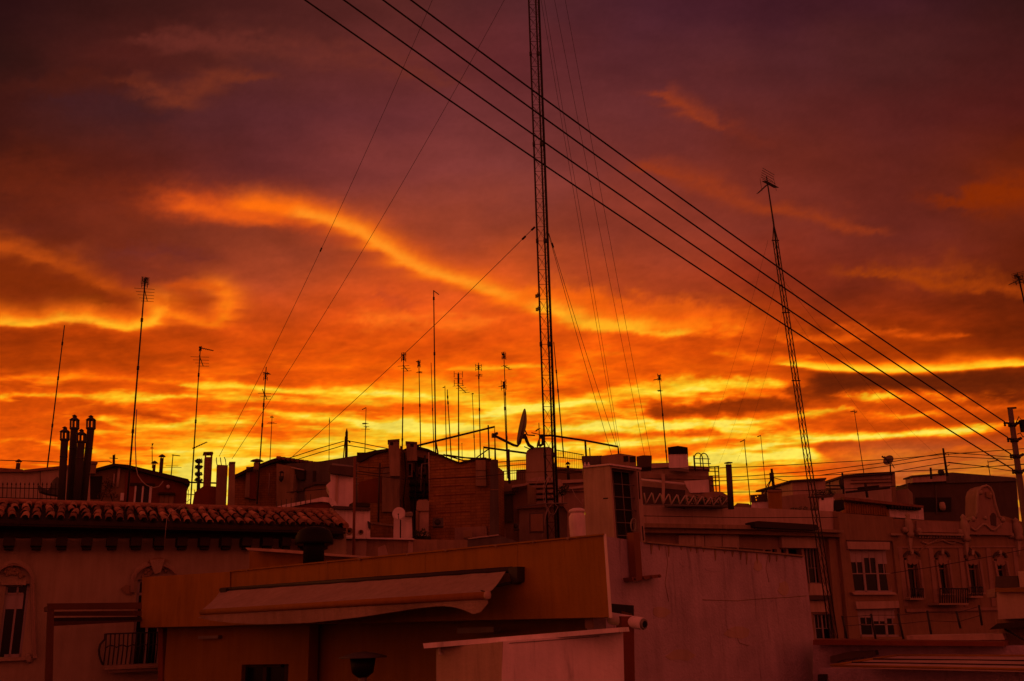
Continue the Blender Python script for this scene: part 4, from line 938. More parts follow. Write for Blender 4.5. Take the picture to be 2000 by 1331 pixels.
t.part('column', MB().prism(FR(965, 26.4), [(958, 900), (962, 897.5), (973, 898.5), (975, 1060), (956, 1060)], 0, -.5), 'grey_plaster'); t.part('joint', MB().rect(FR(965, 26.4), 958, 956, 974, 957.5, .01, -.01), 'facade_brown'); t.done()
t = Thing('roof_slab_end', 'dark wedge of roof slab poking above the ochre parapet at its middle', 'roof')
t.part('slab', MB().prism(FR(945, 19), [(913, 1054), (974, 1046), (1010, 1058), (1010, 1090), (913, 1090)], 0, -.8), 'grey_plaster')
t.part('edge', MB().tube([FR(945, 19).p(914, 1053, .02), FR(945, 19).p(974, 1045.5, .02)], .015, 5), 'pale_cable'); t.done()
# roof fence, tank block, louvre housing, tower house
def grille(label, pl, x0, yt0, yb0, x1, yt1, yb1, nb, rails):
    t = Thing('roof_fence', label, 'fence', 'thin barred roof fences')
    for f in rails: t.part('rail', MB().tube([pl.p(x0, yt0+(yb0-yt0)*f), pl.p(x1, yt1+(yb1-yt1)*f)], .016, 5), 'dark_metal')
    for i in range(nb):
        k = i/(nb-1); x = x0+(x1-x0)*k
        t.part('bar', MB().tube([pl.p(x, yb0+(yb1-yb0)*k), pl.p(x-.4, yt0+(yt1-yt0)*k-1.5)], .0085, 4), 'dark_metal')
    t.done()
FP = FR(1000, 33)
grille('thin barred roof fence left of the rounded stair block', FP, 973, 903, 940, 1028, 899, 938, 15, (0, .22, .5))
grille('thin barred roof fence right of the lattice tower', FR(1110, 33), 1084, 879, 918, 1140, 889, 916, 17, (0, .35, 1))
t = Thing('far_roof_wall', 'dark red parapet wall behind the louvred housing', 'wall')
FW = FR(1060, 33.4)
t.part('wall', MB().prism(FW, [(970, 937), (990, 939), (1008, 937), (1009, 918), (1028, 917), (1028, 900), (1085, 905), (1088, 914), (1140, 918), (1140, 1060), (970, 1060)], 0, -1.5), 'facade_brown')
t.part('coping', MB().prism(FW, [(1084, 912), (1142, 916), (1142, 920), (1084, 917)], .1, -.3), 'pink_plaster')
t.done()
LP = Pl(974, 29.2, 1110, 28.6, 1000)
t = Thing('lower_roof_house', 'dull plastered roof house with rolled shutter below the roof fence', 'house')
t.part('wall', MB().prism(LP, [(974, 950), (1030, 946), (1030, 985), (1112, 986), (1116, 1060), (974, 1060)], -.3, -2), 'facade_brown')
t.part('shutter', MB().rect(LP, 975, 966, 1001, 1020, -.2, -.28), 'dark_plaster')
t.part('shutter_box', MB().rect(LP, 974, 960, 1003, 966, -.1, -.3), 'grey_plaster')
t.part('lower_wall', MB().prism(LP, [(1014, 990), (1110, 988), (1115, 1060), (1014, 1060)], -.1, -1), 'cream_plaster')
t.part('ledge', MB().prism(LP, [(1006, 990), (1110, 982), (1124, 984), (1124, 988), (1008, 994)], .05, -.3), 'facade_brown')
t.part('white_jamb', MB().rect(LP, 978, 1034, 985, 1050, -.18, -.3), 'pink_plaster')
t.done()
t = Thing('stair_block', 'rounded plastered stair block carrying the large tilted dish', 'block')
SB = FR(1052, 30.8)
t.part('wall', MB().prism(SB, [(1027, 888), (1029, 881), (1035, 876), (1045, 874), (1072, 873), (1078, 876), (1080, 885), (1081, 950), (1027, 950)], 0, -1.0), 'cream_plaster')
t.part('joint', MB().rect(SB, 1027, 921, 1081, 922.2, .012, -.01), 'facade_brown'); t.done()
t = Thing('louvred_housing', 'plastered housing with four dark louvre slots behind the tower foot', 'housing')
LH = FR(1065, 30.3)
m = MB().wall(LH, 1028, 941, 1108, 988, [(1034, 944, 1082, 947.5), (1034, 953, 1082, 956.5), (1034, 963.5, 1082, 967), (1034, 974, 1082, 978)], 0, .35)
t.part('wall', m, 'pink_plaster')
t.part('arched_top', MB().prism(LH, [(1028, 941), (1032, 937), (1048, 932.5), (1066, 931), (1084, 934), (1108, 941)], 0, -.6), 'pink_plaster')
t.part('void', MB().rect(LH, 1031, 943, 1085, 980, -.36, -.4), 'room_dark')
for y in (944, 953, 963.5, 974): t.part('slat', MB().rect(LH, 1033, y-1.4, 1083, y+.2, .10, -.02), 'facade_brown')
t.done()
hat_flue('stove_pipe', 'dark stove pipe with flat top behind the lattice tower foot', 1110.5, 938, 902, 30, 6, 11, 'dark_metal')
t = Thing('pink_roof_house', 'pinkish roof house with stepped ledges left of the tall pink cabin', 'house')
PR = FR(1120, 28.2)
t.part('wall', MB().prism(PR, [(1101, 944), (1142, 942), (1142, 1060), (1108, 1060), (1108, 1000), (1101, 990)], 0, -1.2), 'facade_plaster')
t.part('ledge', MB().prism(PR, [(1099, 938), (1142, 936), (1142, 942), (1099, 944)], .15, -.5), 'pink_plaster')
t.part('step', MB().prism(PR, [(1110, 952), (1142, 948), (1142, 953), (1112, 956)], .1, 0), 'pink_plaster')
t.part('cable', MB().tube([PR.p(1100, 961, .05), PR.p(1142, 961, .05)], .012, 5), 'cable'); t.done()
t = Thing('water_tank', 'bulging white water tank beside the tall pink cabin', 'tank')
k = 24.5/FPX; q = PT(1130, 1055, 24.5)
t.part('body', MB().lathe(q, [(15*k, 0), (16*k, 10*k), (17*k, 30*k), (16.5*k, 44*k), (13*k, 51*k)], 22), 'white_plaster')
t.part('lid', MB().lathe(q+Vector((0, 0, 51*k)), [(13*k, 0), (17*k, 2*k), (16*k, 6*k), (9*k, 9*k), (1*k, 10*k)], 22), 'white_plaster')
t.done()
# tall pink cabin with the grid window
K1, K2 = Pl(1140, 21.0, 1192, 20.2, 1000), Pl(1192, 20.2, 1262, 20.7, 1000)
t = Thing('roof_cabin', 'tall pink roof cabin with a dark barred full height window', 'cabin')
t.part('side_wall', MB().prism(K1, [(1140, 913), (1191, 908), (1202, 1075), (1230, 1400), (1160, 1400), (1148, 1075)], 0, 0, (.05, 1.0, 0)), 'pink_plaster')
m = MB()
t.part('front_wall', MB().prism(K2, [(1190, 908), (1251, 916), (1251, 921), (1191, 913.5)], 0, -.4).prism(K2, [(1191, 913.5), (1194, 914), (1205, 1056), (1205, 1075), (1200, 1075)], 0, -.4).prism(K2, [(1201, 1076), (1264, 1076), (1290, 1400), (1230, 1400)], 0, -.4).prism(K2, [(1243, 919), (1251, 920), (1262, 1075), (1254, 1075)], 0, -.4), 'pink_plaster')
t.part('slot', MB().prism(K2, [(1246, 922), (1247.4, 922), (1250.6, 975), (1249, 975)], .01, -.1).prism(K2, [(1254, 1028), (1255.6, 1028), (1258, 1056), (1256.4, 1056)], .01, -.1), 'room_dark')
wn = t.part('window', MB().prism(K2, [(1193, 914), (1243, 919), (1254, 1060), (1204, 1058)], -.25, -.3), 'room_dark')
m = MB()
for k in range(6):
    f = .04+k*.178; xa, ya, xb, yb = 1193+11*f, 914+142*f, 1243+11*f, 919+138*f
    t.part('window_bar', MB().tube([K2.p(xa, ya, -.12), K2.p(xb, yb, -.12)], .010, 5), 'galvanised', wn)
for k in (.05, .40, .70): t.part('window_bar', MB().tube([K2.p(1193+50*k, 914+5*k, -.12), K2.p(1204+50*k, 1056+2*k, -.12)], .010, 5), 'galvanised', wn)
t.part('roof', MB().prism(K1, [(1138, 911), (1191.5, 905.5), (1191.5, 908.5), (1138, 914)], .05, 0, (.05, 1.0, 0)).prism(K2, [(1190, 905.5), (1253, 914), (1253, 917.5), (1190, 908.5)], .05, -.6), 'white_plaster')
t.part('wall_slot', MB().prism(K1, [(1178, 973), (1187, 972.4), (1187, 974.4), (1178, 975)], .01, -.02), 'room_dark')
t.done()
def ac_box(label, Y, poly, holes=(), matn='grey_plaster'):
    t = Thing('vent_box', label, 'vent box', 'ventilation boxes on the roof behind the cabin'); pl = FR(poly[0][0], Y)
    t.part('case', MB().prism(pl, poly, 0, -.7), matn)
    for h in holes: t.part('opening', MB().rect(pl, *h, .012, -.02), 'room_dark')
    t.done()
ac_box('long dark ventilation box at the left behind the pink cabin', 24.6, [(1136, 891), (1176, 890), (1176, 918), (1139, 918)])
ac_box('wide ventilation box with two square openings above the pink cabin', 23.8, [(1174, 891), (1211, 886), (1242, 891), (1243, 912), (1174, 916)], [(1218, 891, 1227, 902), (1230, 892, 1241, 903)], 'old_plaster')
ac_box('small dark ventilation box at the right behind the pink cabin', 24.8, [(1243, 892), (1256, 889.5), (1273, 890), (1272, 912), (1244, 914)], (), 'dark_plaster')
for k, x in enumerate((1143, 1150)): single('bottle', 'pale bottle standing %s on the cabin roof edge' % ('leftmost' if k == 0 else 'second from left'), 'bottle', MB().lathe(PT(x, 914, 22), [(.035, 0), (.035, .07), (.015, .1), (.015, .13)], 8), 'white_paint', 'bottles on the cabin roof edge')

# the clutter between the middle roofs
def bits(name, label, cat, Y, parts):
    t = Thing(name, label, cat)
    for nm, poly, d0, d1, mm in parts: t.part(nm, MB().prism(FR(poly[0][0], Y), poly, d0, d1), mm)
    return t.done()
bits('roof_hut', 'small tiled roof hut stepping down right of the shorter chimney box', 'hut', 28.8, [('wall', [(815, 874), (850, 886), (850, 900), (815, 892)], 0, -.5, 'facade_brown'), ('roof', [(813, 871), (836, 877), (854, 885), (854, 889), (836, 881), (813, 875)], .12, -.6, 'tile_bed')])
bits('brick_step', 'low brick step wall in front of the brick roof house', 'wall', 26.9, [('wall', [(724, 1022), (768, 1028), (768, 1056), (724, 1056)], 0, -.3, 'brick'), ('coping', [(722, 1019), (769, 1025), (769, 1029), (722, 1023)], .05, -.35, 'old_plaster')])
bits('flower_box', 'dark overgrown flower box at the foot of the cistern shaft', 'planter', 26.2, [('trough', [(806, 1046), (842, 1048), (842, 1058), (806, 1056)], .1, -.2, 'dark_wood')])
fb2 = Thing('wall_plant', 'scruffy dark plant rooted beside the cistern shaft', 'plant'); m = MB(); r5 = random.Random(21)
for x, y in ((811, 1042), (818, 1045), (827, 1040), (834, 1045)): leaves(m, PT(x, y, 26.0), .10, 50, .035, r5)
fb2.part('foliage', m, 'leaf'); fb2.part('stem', MB().tube([PT(822, 1056, 26), PT(820, 1040, 26)], .01, 5), 'dark_wood'); fb2.done()
fb3 = Thing('wall_plant', 'dark tangle of plants on the wall right of the tower foot', 'plant'); m = MB()
for x, y in ((1096, 956), (1101, 962), (1093, 965), (1105, 953)): leaves(m, PT(x, y, 27.9), .10, 60, .04, r5)
fb3.part('foliage', m, 'leaf'); fb3.part('stem', MB().tube([PT(1098, 985, 28), PT(1098, 955, 28)], .012, 5), 'dark_wood'); fb3.done()
bits('wall_cupboard', 'grey metal cupboard set against the lower roof house', 'cupboard', 27.9, [('case', [(1034, 1002), (1062, 1001), (1063, 1040), (1034, 1041)], .1, -.1, 'grey_plaster'), ('door', [(1036, 1005), (1060, 1004), (1061, 1037), (1036, 1038)], .13, .1, 'facade_brown')])
bits('roof_ledge', 'pale ledge slab jutting left of the louvred housing', 'ledge', 29.0, [('slab', [(1000, 948), (1030, 944), (1030, 948), (1000, 953)], .3, -.3, 'pink_plaster'), ('bracket', [(1008, 952), (1012, 952), (1012, 960), (1008, 960)], .2, -.1, 'dark_metal')])
bits('roof_hut', 'narrow slate roofed hut against the grey gable', 'hut', 31.2, [('wall', [(596, 950), (640, 944), (640, 975), (596, 980)], .0, -.6, 'facade_brown'), ('roof', [(592, 950), (616, 941), (644, 942), (644, 946), (616, 946), (594, 954)], .15, -.7, 'dark_plaster')])
bits('wall_cupboard', 'small pale meter cupboard on the brick flank wall', 'cupboard', 26.7, [('case', [(905, 1036), (922, 1035), (922, 1050), (905, 1051)], .1, -.1, 'old_plaster'), ('door', [(907, 1038), (920, 1037), (920, 1048), (907, 1049)], .115, .1, 'facade_brown')])

cy = Thing('courtyard_house', 'plain rendered body of the houses under the middle rooftops', 'house')
CY = Pl(640, 24.2, 1262, 21.6, 1090)
cy.part('wall', MB().prism(CY, [(640, 1112), (1000, 1090), (1186, 1078), (1262, 1080), (1262, 1900), (640, 1900)], 0, -13), 'old_plaster'); cy.done()
# ============================================================ right hand side
LF = Pl(1255, 34, 1645, 39, 1040)
t = Thing('long_apartment_house', 'long pinkish apartment house with heavy dark cornice right of the cabin', 'house')
H = [(1336, 1050, 1352, 1090), (1574, 1072, 1602, 1140), (1590, 1199, 1637, 1250), (1495, 1074, 1506, 1088), (1509, 1073, 1518, 1087), (1526, 1073, 1536, 1087), (1540, 1072, 1566, 1088)]
m = MB()
t.part('wall', MB().wall(LF, 1200, 1040, 1645, 1400, H[1:], -.3, .3), 'facade_plaster')
t.part('rooms', MB().prism(LF, [(1215, 1056), (1640, 1052), (1655, 1390), (1215, 1390)], -1.0, -1.4), 'room_dark')  # dark slab added behind the openings to keep sky light from showing through
t.part('attic', MB().prism(LF, [(1250, 986), (1430, 990), (1640, 1000), (1645, 1036), (1250, 1024)], -.25, -4), 'pink_plaster')
c = t.part('cornice', MB().prism(LF, [(1250, 1022), (1470, 1026), (1648, 1036), (1648, 1041), (1470, 1034), (1250, 1030)], .45, -.3), 'old_plaster')
t.part('cornice_mould', MB().prism(LF, [(1250, 1030), (1470, 1034), (1645, 1041), (1645, 1049), (1470, 1044), (1250, 1040)], .2, -.3), 'facade_brown', c)
t.part('gutter', MB().prism(LF, [(1473, 1020), (1480, 1018), (1594, 1025), (1600, 1031), (1596, 1036), (1476, 1030)], .7, .2), 'dark_wood')
sb = t.part('shutter_box', MB().prism(LF, [(1326, 1046), (1443, 1044), (1444, 1068), (1442, 1076), (1440, 1070), (1326, 1066)], -.12, -.3), 'pink_plaster')
for x in (1357, 1376, 1410): t.part('joint', MB().prism(LF, [(x, 1046), (x+1, 1046), (x+1.4, 1068), (x+.4, 1068)], -.11, -.13), 'dark_plaster', sb)
t.part('sill_ledge', MB().prism(LF, [(1444, 1070), (1490, 1073), (1490, 1079), (1445, 1075)], -.1, -.3), 'dark_plaster')
t.part('shutter_box', MB().prism(LF, [(1526, 1048), (1598, 1049), (1600, 1071), (1528, 1070)], -.12, -.3), 'pink_plaster')
def lights(label, pl, x0, y0, x1, y1, n, blind, d=-.42, sl=.0, mid=True):
    """a window of n lights with white frame; returns its part index"""
    wpx = (x1-x0); f = t.part('window', MB(), 'frame_grey', None, label); mb = t.parts[f][2]
    sk = lambda y: (y-y0)*sl
    P = lambda xa, ya, xb, yb: mb.prism(pl, [(xa+sk(ya), ya), (xb+sk(ya), ya), (xb+sk(yb), yb), (xa+sk(yb), yb)], d+.06, d)
    fw = max(1.4, wpx*.05); P(x0, y0, x1, y0+fw); P(x0, y1-fw, x1, y1)
    for i in range(n+1):
        x = x0+(wpx-fw)*i/n; P(x, y0, x+fw, y1)
        if i < n and mid:
            xm = x+fw+((wpx-fw)/n-fw)/2; P(xm-fw*.2, y0, xm+fw*.2, y0+(y1-y0)*.55)
    if mid: P(x0, y0+(y1-y0)*.55, x1, y0+(y1-y0)*.55+fw*.5)
    t.part('pane', MB().prism(pl, [(x0, y0), (x1, y0), (x1+sk(y1), y1), (x0+sk(y1), y1)], d+.02, d), 'glass', f)
    for i, b in enumerate(blind):
        if b: xa = x0+(wpx-fw)*i/n+fw; xb = x0+(wpx-fw)*(i+1)/n; t.part('roller_blind', MB().prism(pl, [(xa, y0+fw), (xb, y0+fw), (xb+sk(y0+(y1-y0)*b), y0+(y1-y0)*b), (xa+sk(y0+(y1-y0)*b), y0+(y1-y0)*b)], d+.05, d+.03), 'blind', f)
    return f
lights('tall narrow window', LF, 1574, 1072, 1602, 1140, 2, (0, 0), -.5, .1)
lights('lower window', LF, 1588, 1199, 1636, 1250, 3, (0, 0, 0), -.5, .1)
for h in H[3:6]: t.part('window', MB().prism(LF, [(h[0], h[1]), (h[2], h[1]), (h[2]+1, h[3]), (h[0]+1, h[3])], -.45, -.5), 'glass')
t.part('spandrel', MB().prism(LF, [(1583, 1141), (1616, 1141), (1622, 1163), (1580, 1163)], -.2, -.35), 'pink_plaster')
t.part('ledge', MB().prism(LF, [(1579, 1164), (1622, 1164), (1624, 1172), (1580, 1172)], .0, -.3), 'dark_plaster')
t.part('spandrel', MB().prism(LF, [(1581, 1174), (1616, 1174), (1618, 1196), (1582, 1196)], -.2, -.35), 'pink_plaster')
t.part('pilaster', MB().prism(LF, [(1618, 1050), (1636, 1051), (1650, 1260), (1634, 1260)], -.12, -.3), 'facade_brown')
t.part('pilaster', MB().prism(LF, [(1640, 1050), (1647, 1051), (1662, 1260), (1655, 1260)], -.2, -.3), 'dark_plaster')
t.done()
# roofscape on it
t = Thing('roof_terrace_house', 'stepped roof terrace storey behind the zigzag railing', 'house')
RT1 = FR(1320, 37)
t.part('upper_wall', MB().prism(RT1, [(1240, 914), (1275, 908), (1307, 906), (1345, 912), (1384, 914), (1388, 1000), (1240, 1000)], 0, -3), 'pink_plaster')
t.part('roof_edge', MB().prism(RT1, [(1238, 911), (1275, 905), (1307, 904), (1346, 910), (1386, 912), (1386, 917), (1346, 916), (1307, 912), (1238, 918)], .2, -.5), 'pink_plaster')
t.part('awning_beam', MB().tube([RT1.p(1250, 937, .4), RT1.p(1337, 946, .4)], .05, 8), 'white_paint')
t.part('band', MB().prism(RT1, [(1252, 925), (1384, 930), (1384, 937), (1252, 934)], .12, 0), 'facade_plaster')
t.part('recess', MB().prism(RT1, [(1253, 950), (1338, 958), (1338, 985), (1253, 985)], .06, 0), 'dark_plaster')
t.part('white_wall', MB().prism(RT1, [(1336, 940), (1384, 937), (1386, 962), (1348, 963), (1340, 950)], .16, 0), 'white_plaster')
t.part('column', MB().prism(RT1, [(1292, 925), (1299, 926), (1298, 982), (1293, 980)], .5, .2), 'pink_plaster')
t.part('downpipe', MB().tube([RT1.p(1388, 930, .1), RT1.p(1391, 965, .1)], .09, 8), 'facade_brown')
t.part('curved_wall', MB().prism(RT1, [(1372, 964), (1395, 960), (1410, 961), (1421, 968), (1425, 990), (1372, 990)], .3, -1), 'facade_plaster')
t.done()
zr = Thing('zigzag_railing', 'pale zigzag lattice railing with dark plants behind on the terrace', 'railing')
ZP = Pl(1256, 33.2, 1424, 35.4, 975)
zr.part('rail', MB().tube([ZP.p(1254, 986), ZP.p(1424, 989)], .02, 5), 'galvanised')
for i in range(10):
    x = 1258+16.4*i; s = 1-.045*i
    zr.part('lattice_bar', MB().tube([ZP.p(x, 963+i*1.0), ZP.p(x+4, 984+i*.4)], .024, 5), 'pale_cable')
    zr.part('lattice_bar', MB().tube([ZP.p(x+4, 984+i*.4), ZP.p(x+15, 963+i*1.2)], .024, 5), 'pale_cable')
zr.done()
pl_ = Thing('planter_shrubs', 'row of dark bushy plants behind the zigzag railing', 'plants')
m = MB(); r5 = random.Random(3)
for i in range(13): leaves(m, ZP.p(1320+i*8, 982+r5.uniform(-4, 2), -.5), .22, 60, .06, r5)
pl_.part('foliage', m, 'leaf'); pl_.part('trough', MB().prism(ZP, [(1312, 984), (1422, 986), (1422, 992), (1312, 990)], -.3, -.7), 'dark_plaster'); pl_.done()
t = Thing('white_chimney', 'broad white chimney block with black band at its top', 'chimney')
WCh = FR(1324, 36)
t.part('shaft', MB().prism(WCh, [(1305, 886), (1343, 886), (1345, 916), (1306, 914)], 0, -.8), 'white_plaster')
t.part('black_top', MB().prism(WCh, [(1304, 874), (1324, 871), (1343, 874), (1343.5, 886.5), (1305, 887)], .05, -.85), 'black_plastic'); t.done()
t = Thing('ladder_cage', 'hooped iron safety ladder cage rising above the terrace roof', 'ladder')
k = 36.5/FPX; c0 = PT(1372, 916, 36.5); rad = 12*k
for cx in (1366, 1377):
    c0 = PT(cx, 916, 36.5+(cx-1366)*.05)
    t.part('hoop', MB().tube([c0+Vector((0, 0, 20*k))+Vector((math.cos(a*.314)*8*k, 0, math.sin(a*.314)*11*k)) for a in range(11)], .022, 5), 'dark_metal')
    for sx in (-8, 8): t.part('upright', MB().tube([c0+Vector((sx*k, 0, -4*k)), c0+Vector((sx*k, 0, 20*k))], .022, 5), 'dark_metal')
for x0, x1, y in ((1358, 1386, 896), (1358, 1388, 905)): t.part('band', MB().tube([PT(x0, y, 36.4), PT(x1, y+1, 36.9)], .018, 5), 'dark_metal')
t.part('stringer', MB().tube([PT(1355, 890, 36.5), PT(1357, 918, 36.5)], .028, 5), 'dark_metal')
for x in (1396, 1403): t.part('stringer', MB().tube([PT(x, 911, 36.5), PT(x+3, 962, 36.5)], .024, 5), 'dark_metal')
for y in (912, 921, 930, 939, 949): t.part('rung', MB().tube([PT(1385+(y-912)*.06, y, 36.5), PT(1404+(y-912)*.06, y, 36.5)], .018, 5), 'dark_metal')
t.part('handrail', MB().tube([PT(1384, 913, 36.5), PT(1405, 911, 36.5)], .022, 5), 'dark_metal')
t.done()
t = Thing('metal_flue', 'tall leaning metal flue with thin flat hat right of the ladder cage', 'chimney')
q0, q1 = PT(1428, 995, 35), PT(1423, 908, 35); k = 35/FPX
t.part('pipe', MB().tube([q0, q1], 5.8*k, 12), 'steel_pipe'); t.part('hat', MB().lathe(PT(1422.5, 904, 35), [(8.5*k, -1*k), (8*k, 0), (1*k, 1.6*k)], 12), 'steel_pipe')
for a in range(3): t.part('hat_stay', MB().tube([q1+Vector((math.cos(a*2.1), math.sin(a*2.1), 0))*4*k, PT(1422.5, 904.5, 35)+Vector((math.cos(a*2.1), math.sin(a*2.1), 0))*5*k], .5*k, 4), 'steel_pipe')
t.done()
RB = FR(1480, 40)
t = Thing('low_roof_block', 'low flat roof block with pale edge right of the metal flue', 'roof')
t.part('wall', MB().prism(RB, [(1432, 990), (1440, 983), (1462, 984), (1470, 990), (1480, 992), (1645, 1000), (1645, 1020), (1432, 1020)], 0, -3), 'facade_brown')
t.part('edge', MB().prism(RB, [(1440, 991), (1472, 993), (1472, 996), (1440, 994)], .3, 0), 'white_plaster'); t.done()
t = Thing('terracotta_chimney', 'warm terracotta chimney stack beside the crossbar telegraph pole', 'chimney')
TC = FR(1513, 38)
t.part('shaft', MB().prism(TC, [(1500, 962), (1514, 959), (1526, 960), (1527, 1000), (1501, 1000)], 0, -.5), 'ochre_paint')
t.part('cap', MB().prism(TC, [(1499, 957), (1527, 957), (1527, 960.5), (1499, 961)], .06, -.55), 'facade_brown'); t.done()
t = Thing('pierced_box', 'dark pierced roof box on a pale base left of the terracotta chimney', 'box')
PB = FR(1483, 38.5)
t.part('base', MB().prism(PB, [(1468, 980), (1500, 978), (1501, 1000), (1466, 1000)], -.05, -.8), 'white_plaster')
t.part('box', MB().wall(PB, 1466, 966, 1499, 980.5, [(1475, 970, 1477, 973), (1479, 968, 1480.5, 971), (1476, 975, 1478, 978)], 0, .1), 'dark_plaster'); t.done()
t = Thing('cube_roof_house', 'flat topped pink cube roof house behind the leaning lattice mast', 'house')
CU = Pl(1546, 45, 1616, 45.5, 950)
t.part('wall', MB().prism(CU, [(1547, 939), (1612, 936), (1613, 975), (1549, 975)], 0, -3), 'pink_plaster')
t.part('roof', MB().prism(CU, [(1545, 938), (1614, 933.5), (1614, 937), (1545, 941)], .25, -3.2), 'dark_plaster')
t.part('lower_wall', MB().prism(CU, [(1526, 970), (1560, 966), (1650, 964), (1650, 1010), (1526, 1010)], .6, -2), 'facade_plaster'); t.done()
t = Thing('roof_shed', 'small pale roof shed half hidden by plants beside the lattice mast', 'shed')
SHD = FR(1618, 40)
t.part('wall', MB().prism(SHD, [(1600, 972), (1627, 971), (1627, 1005), (1600, 1005)], 0, -1), 'white_plaster')
t.part('hatch', MB().rect(SHD, 1604, 973, 1609, 977, .03, 0), 'dark_wood')
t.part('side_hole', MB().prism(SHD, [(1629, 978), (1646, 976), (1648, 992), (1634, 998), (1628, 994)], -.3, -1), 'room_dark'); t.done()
pt = Thing('roof_bush', 'dark bush growing on the pale roof shed', 'plant'); m = MB()
for x in (1597, 1604, 1612, 1619, 1624): leaves(m, SHD.p(x, 964+r5.uniform(-2, 2), -.2), .16, 60, .05, r5)
pt.part('foliage', m, 'leaf'); pt.part('planter', MB().rect(SHD, 1596, 968, 1626, 972, .05, -.5), 'dark_plaster'); pt.done()
pt = Thing('roof_bush', 'small dark bush at the foot of the pink cube roof house', 'plant'); m = MB()
for x in (1549, 1556, 1565, 1575, 1585, 1592): leaves(m, FR(1570, 39.5).p(x, 996+r5.uniform(-2, 2), 0), .13, 40, .045, r5)
pt.part('foliage', m, 'leaf'); pt.part('planter', MB().rect(FR(1570, 39.5), 1546, 998, 1594, 1002, 0, -.3), 'dark_plaster'); pt.done()
t = Thing('shed_roof_house', 'red roof house with dark lean-to beams under the tilted dish', 'house')
S2 = Pl(1646, 46, 1755, 46.5, 950)
t.part('wall', MB().prism(S2, [(1647, 931), (1747, 923), (1751, 985), (1646, 985)], 0, -3), 'pink_plaster')
t.part('side', MB().prism(S2, [(1741, 924), (1748, 924), (1752, 985), (1744, 985)], .04, -.2), 'facade_brown')
t.part('roof', MB().prism(S2, [(1648, 928), (1748, 921), (1748, 925), (1648, 932)], .3, -3.2), 'dark_plaster')
for y, d in ((936, .1), (942, .15)): t.part('board', MB().prism(S2, [(1664, y+1), (1744, y-2), (1744, y-.6), (1664, y+2.4)], d, 0), 'facade_brown')
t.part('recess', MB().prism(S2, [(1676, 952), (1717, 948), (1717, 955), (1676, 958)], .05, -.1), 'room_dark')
t.part('lean_to_beam', MB().tube([S2.p(1652, 962, .5), S2.p(1738, 953, .5)], .05, 6), 'dark_wood')
t.part('lean_to_post', MB().tube([S2.p(1690, 944, .5), S2.p(1694, 972, .5)], .06, 6), 'dark_wood')
t.done()
t = Thing('corrugated_canopy', 'ochre corrugated canopy with ragged tile edge above the plain facade', 'canopy')
CC = Pl(1646, 42, 1808, 43, 990)
t.part('wall', MB().prism(CC, [(1652, 978), (1735, 988), (1736, 1008), (1646, 1002)], 0, -.2), 'corrugated')
for i in range(17): t.part('rib', MB().tube([CC.p(1656+i*4.6, 979+i*.55, .02), CC.p(1655+i*4.7, 1003+i*.25, .02)], .03, 5), 'corrugated')
t.part('tile_edge', MB().prism(CC, [(1648, 971), (1700, 976), (1804, 988), (1804, 992), (1740, 986), (1650, 976)], .4, -.6), 'roof_tile')
t.part('white_wall', MB().prism(CC, [(1736, 989), (1803, 991), (1805, 1016), (1738, 1010)], .02, -1), 'white_plaster')
for i in range(10): t.part('rafter_end', MB().prism(CC, [(1742+i*6, 987+i*.5), (1745+i*6, 987+i*.5), (1745.5+i*6, 992.5+i*.4), (1743+i*6, 992+i*.4)], .42, .02), 'dark_wood')
t.done()
t = Thing('dark_roof_house', 'long dark brown roof house with low gable behind the ornate facade', 'house')
DQ = Pl(1772, 50, 1995, 50.5, 970)
t.part('wall', MB().prism(DQ, [(1773, 944), (1848, 938), (1985, 936), (1992, 1030), (1778, 1030)], 0, -4), 'dark_plaster')
t.part('gable', MB().prism(DQ, [(1848, 924), (1860, 923), (1984, 933), (1985, 940), (1848, 944)], .1, -4), 'grey_plaster')
t.part('parapet', MB().prism(DQ, [(1782, 931), (1848, 926), (1848, 940), (1783, 943)], .3, -.5), 'pink_plaster')
t.part('parapet_cap', MB().prism(DQ, [(1781, 929), (1848, 924), (1848, 927), (1781, 932)], .4, -.6), 'dark_plaster')
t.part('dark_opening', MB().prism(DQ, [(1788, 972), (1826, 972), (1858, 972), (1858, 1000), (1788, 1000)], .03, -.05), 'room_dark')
t.part('pale_pot', MB().lathe(DQ.p(1842, 997, .2), [(.12, 0), (.16, .15), (.15, .35), (.1, .42)], 10), 'pink_plaster')
t.part('strip', MB().prism(DQ, [(1827, 945), (1829, 945), (1831, 1005), (1829, 1005)], .06, 0), 'grey_plaster')
t.done()
t = Thing('far_red_wall', 'plain red wall between the dish house and the dark roof house', 'wall')
t.part('wall', MB().prism(FR(1765, 47), [(1740, 968), (1755, 957), (1774, 955), (1778, 1005), (1738, 1005)], 0, -2), 'facade_plaster'); t.done()
# plain facade M and ornate facade N
MF = Pl(1638, 38.8, 1750, 40.2, 1050)
t = Thing('plain_facade_house', 'plain brown rendered house front with two triple white windows', 'house')
m = MB().prism(MF, [(1638, 1002), (1744, 1010), (1746, 1058), (1640, 1058)], 0, -.3)
t.part('upper_wall', m, 'facade_brown')
t.part('wall', MB().prism(MF, [(1640, 1058), (1657, 1058), (1683, 1260), (1660, 1260)], 0, -.3).prism(MF, [(1744, 1058), (1752, 1058), (1774, 1260), (1764, 1260)], 0, -.3).prism(MF, [(1667, 1160), (1758, 1160), (1760, 1174), (1670, 1174)], -.01, -.3).prism(MF, [(1682, 1244), (1772, 1244), (1776, 1300), (1688, 1300)], -.01, -.3), 'facade_brown')
t.part('rooms', MB().prism(MF, [(1640, 1056), (1752, 1056), (1775, 1260), (1660, 1260)], -.5, -.8), 'room_dark')  # added dark slab, blocks the sky behind the triple windows
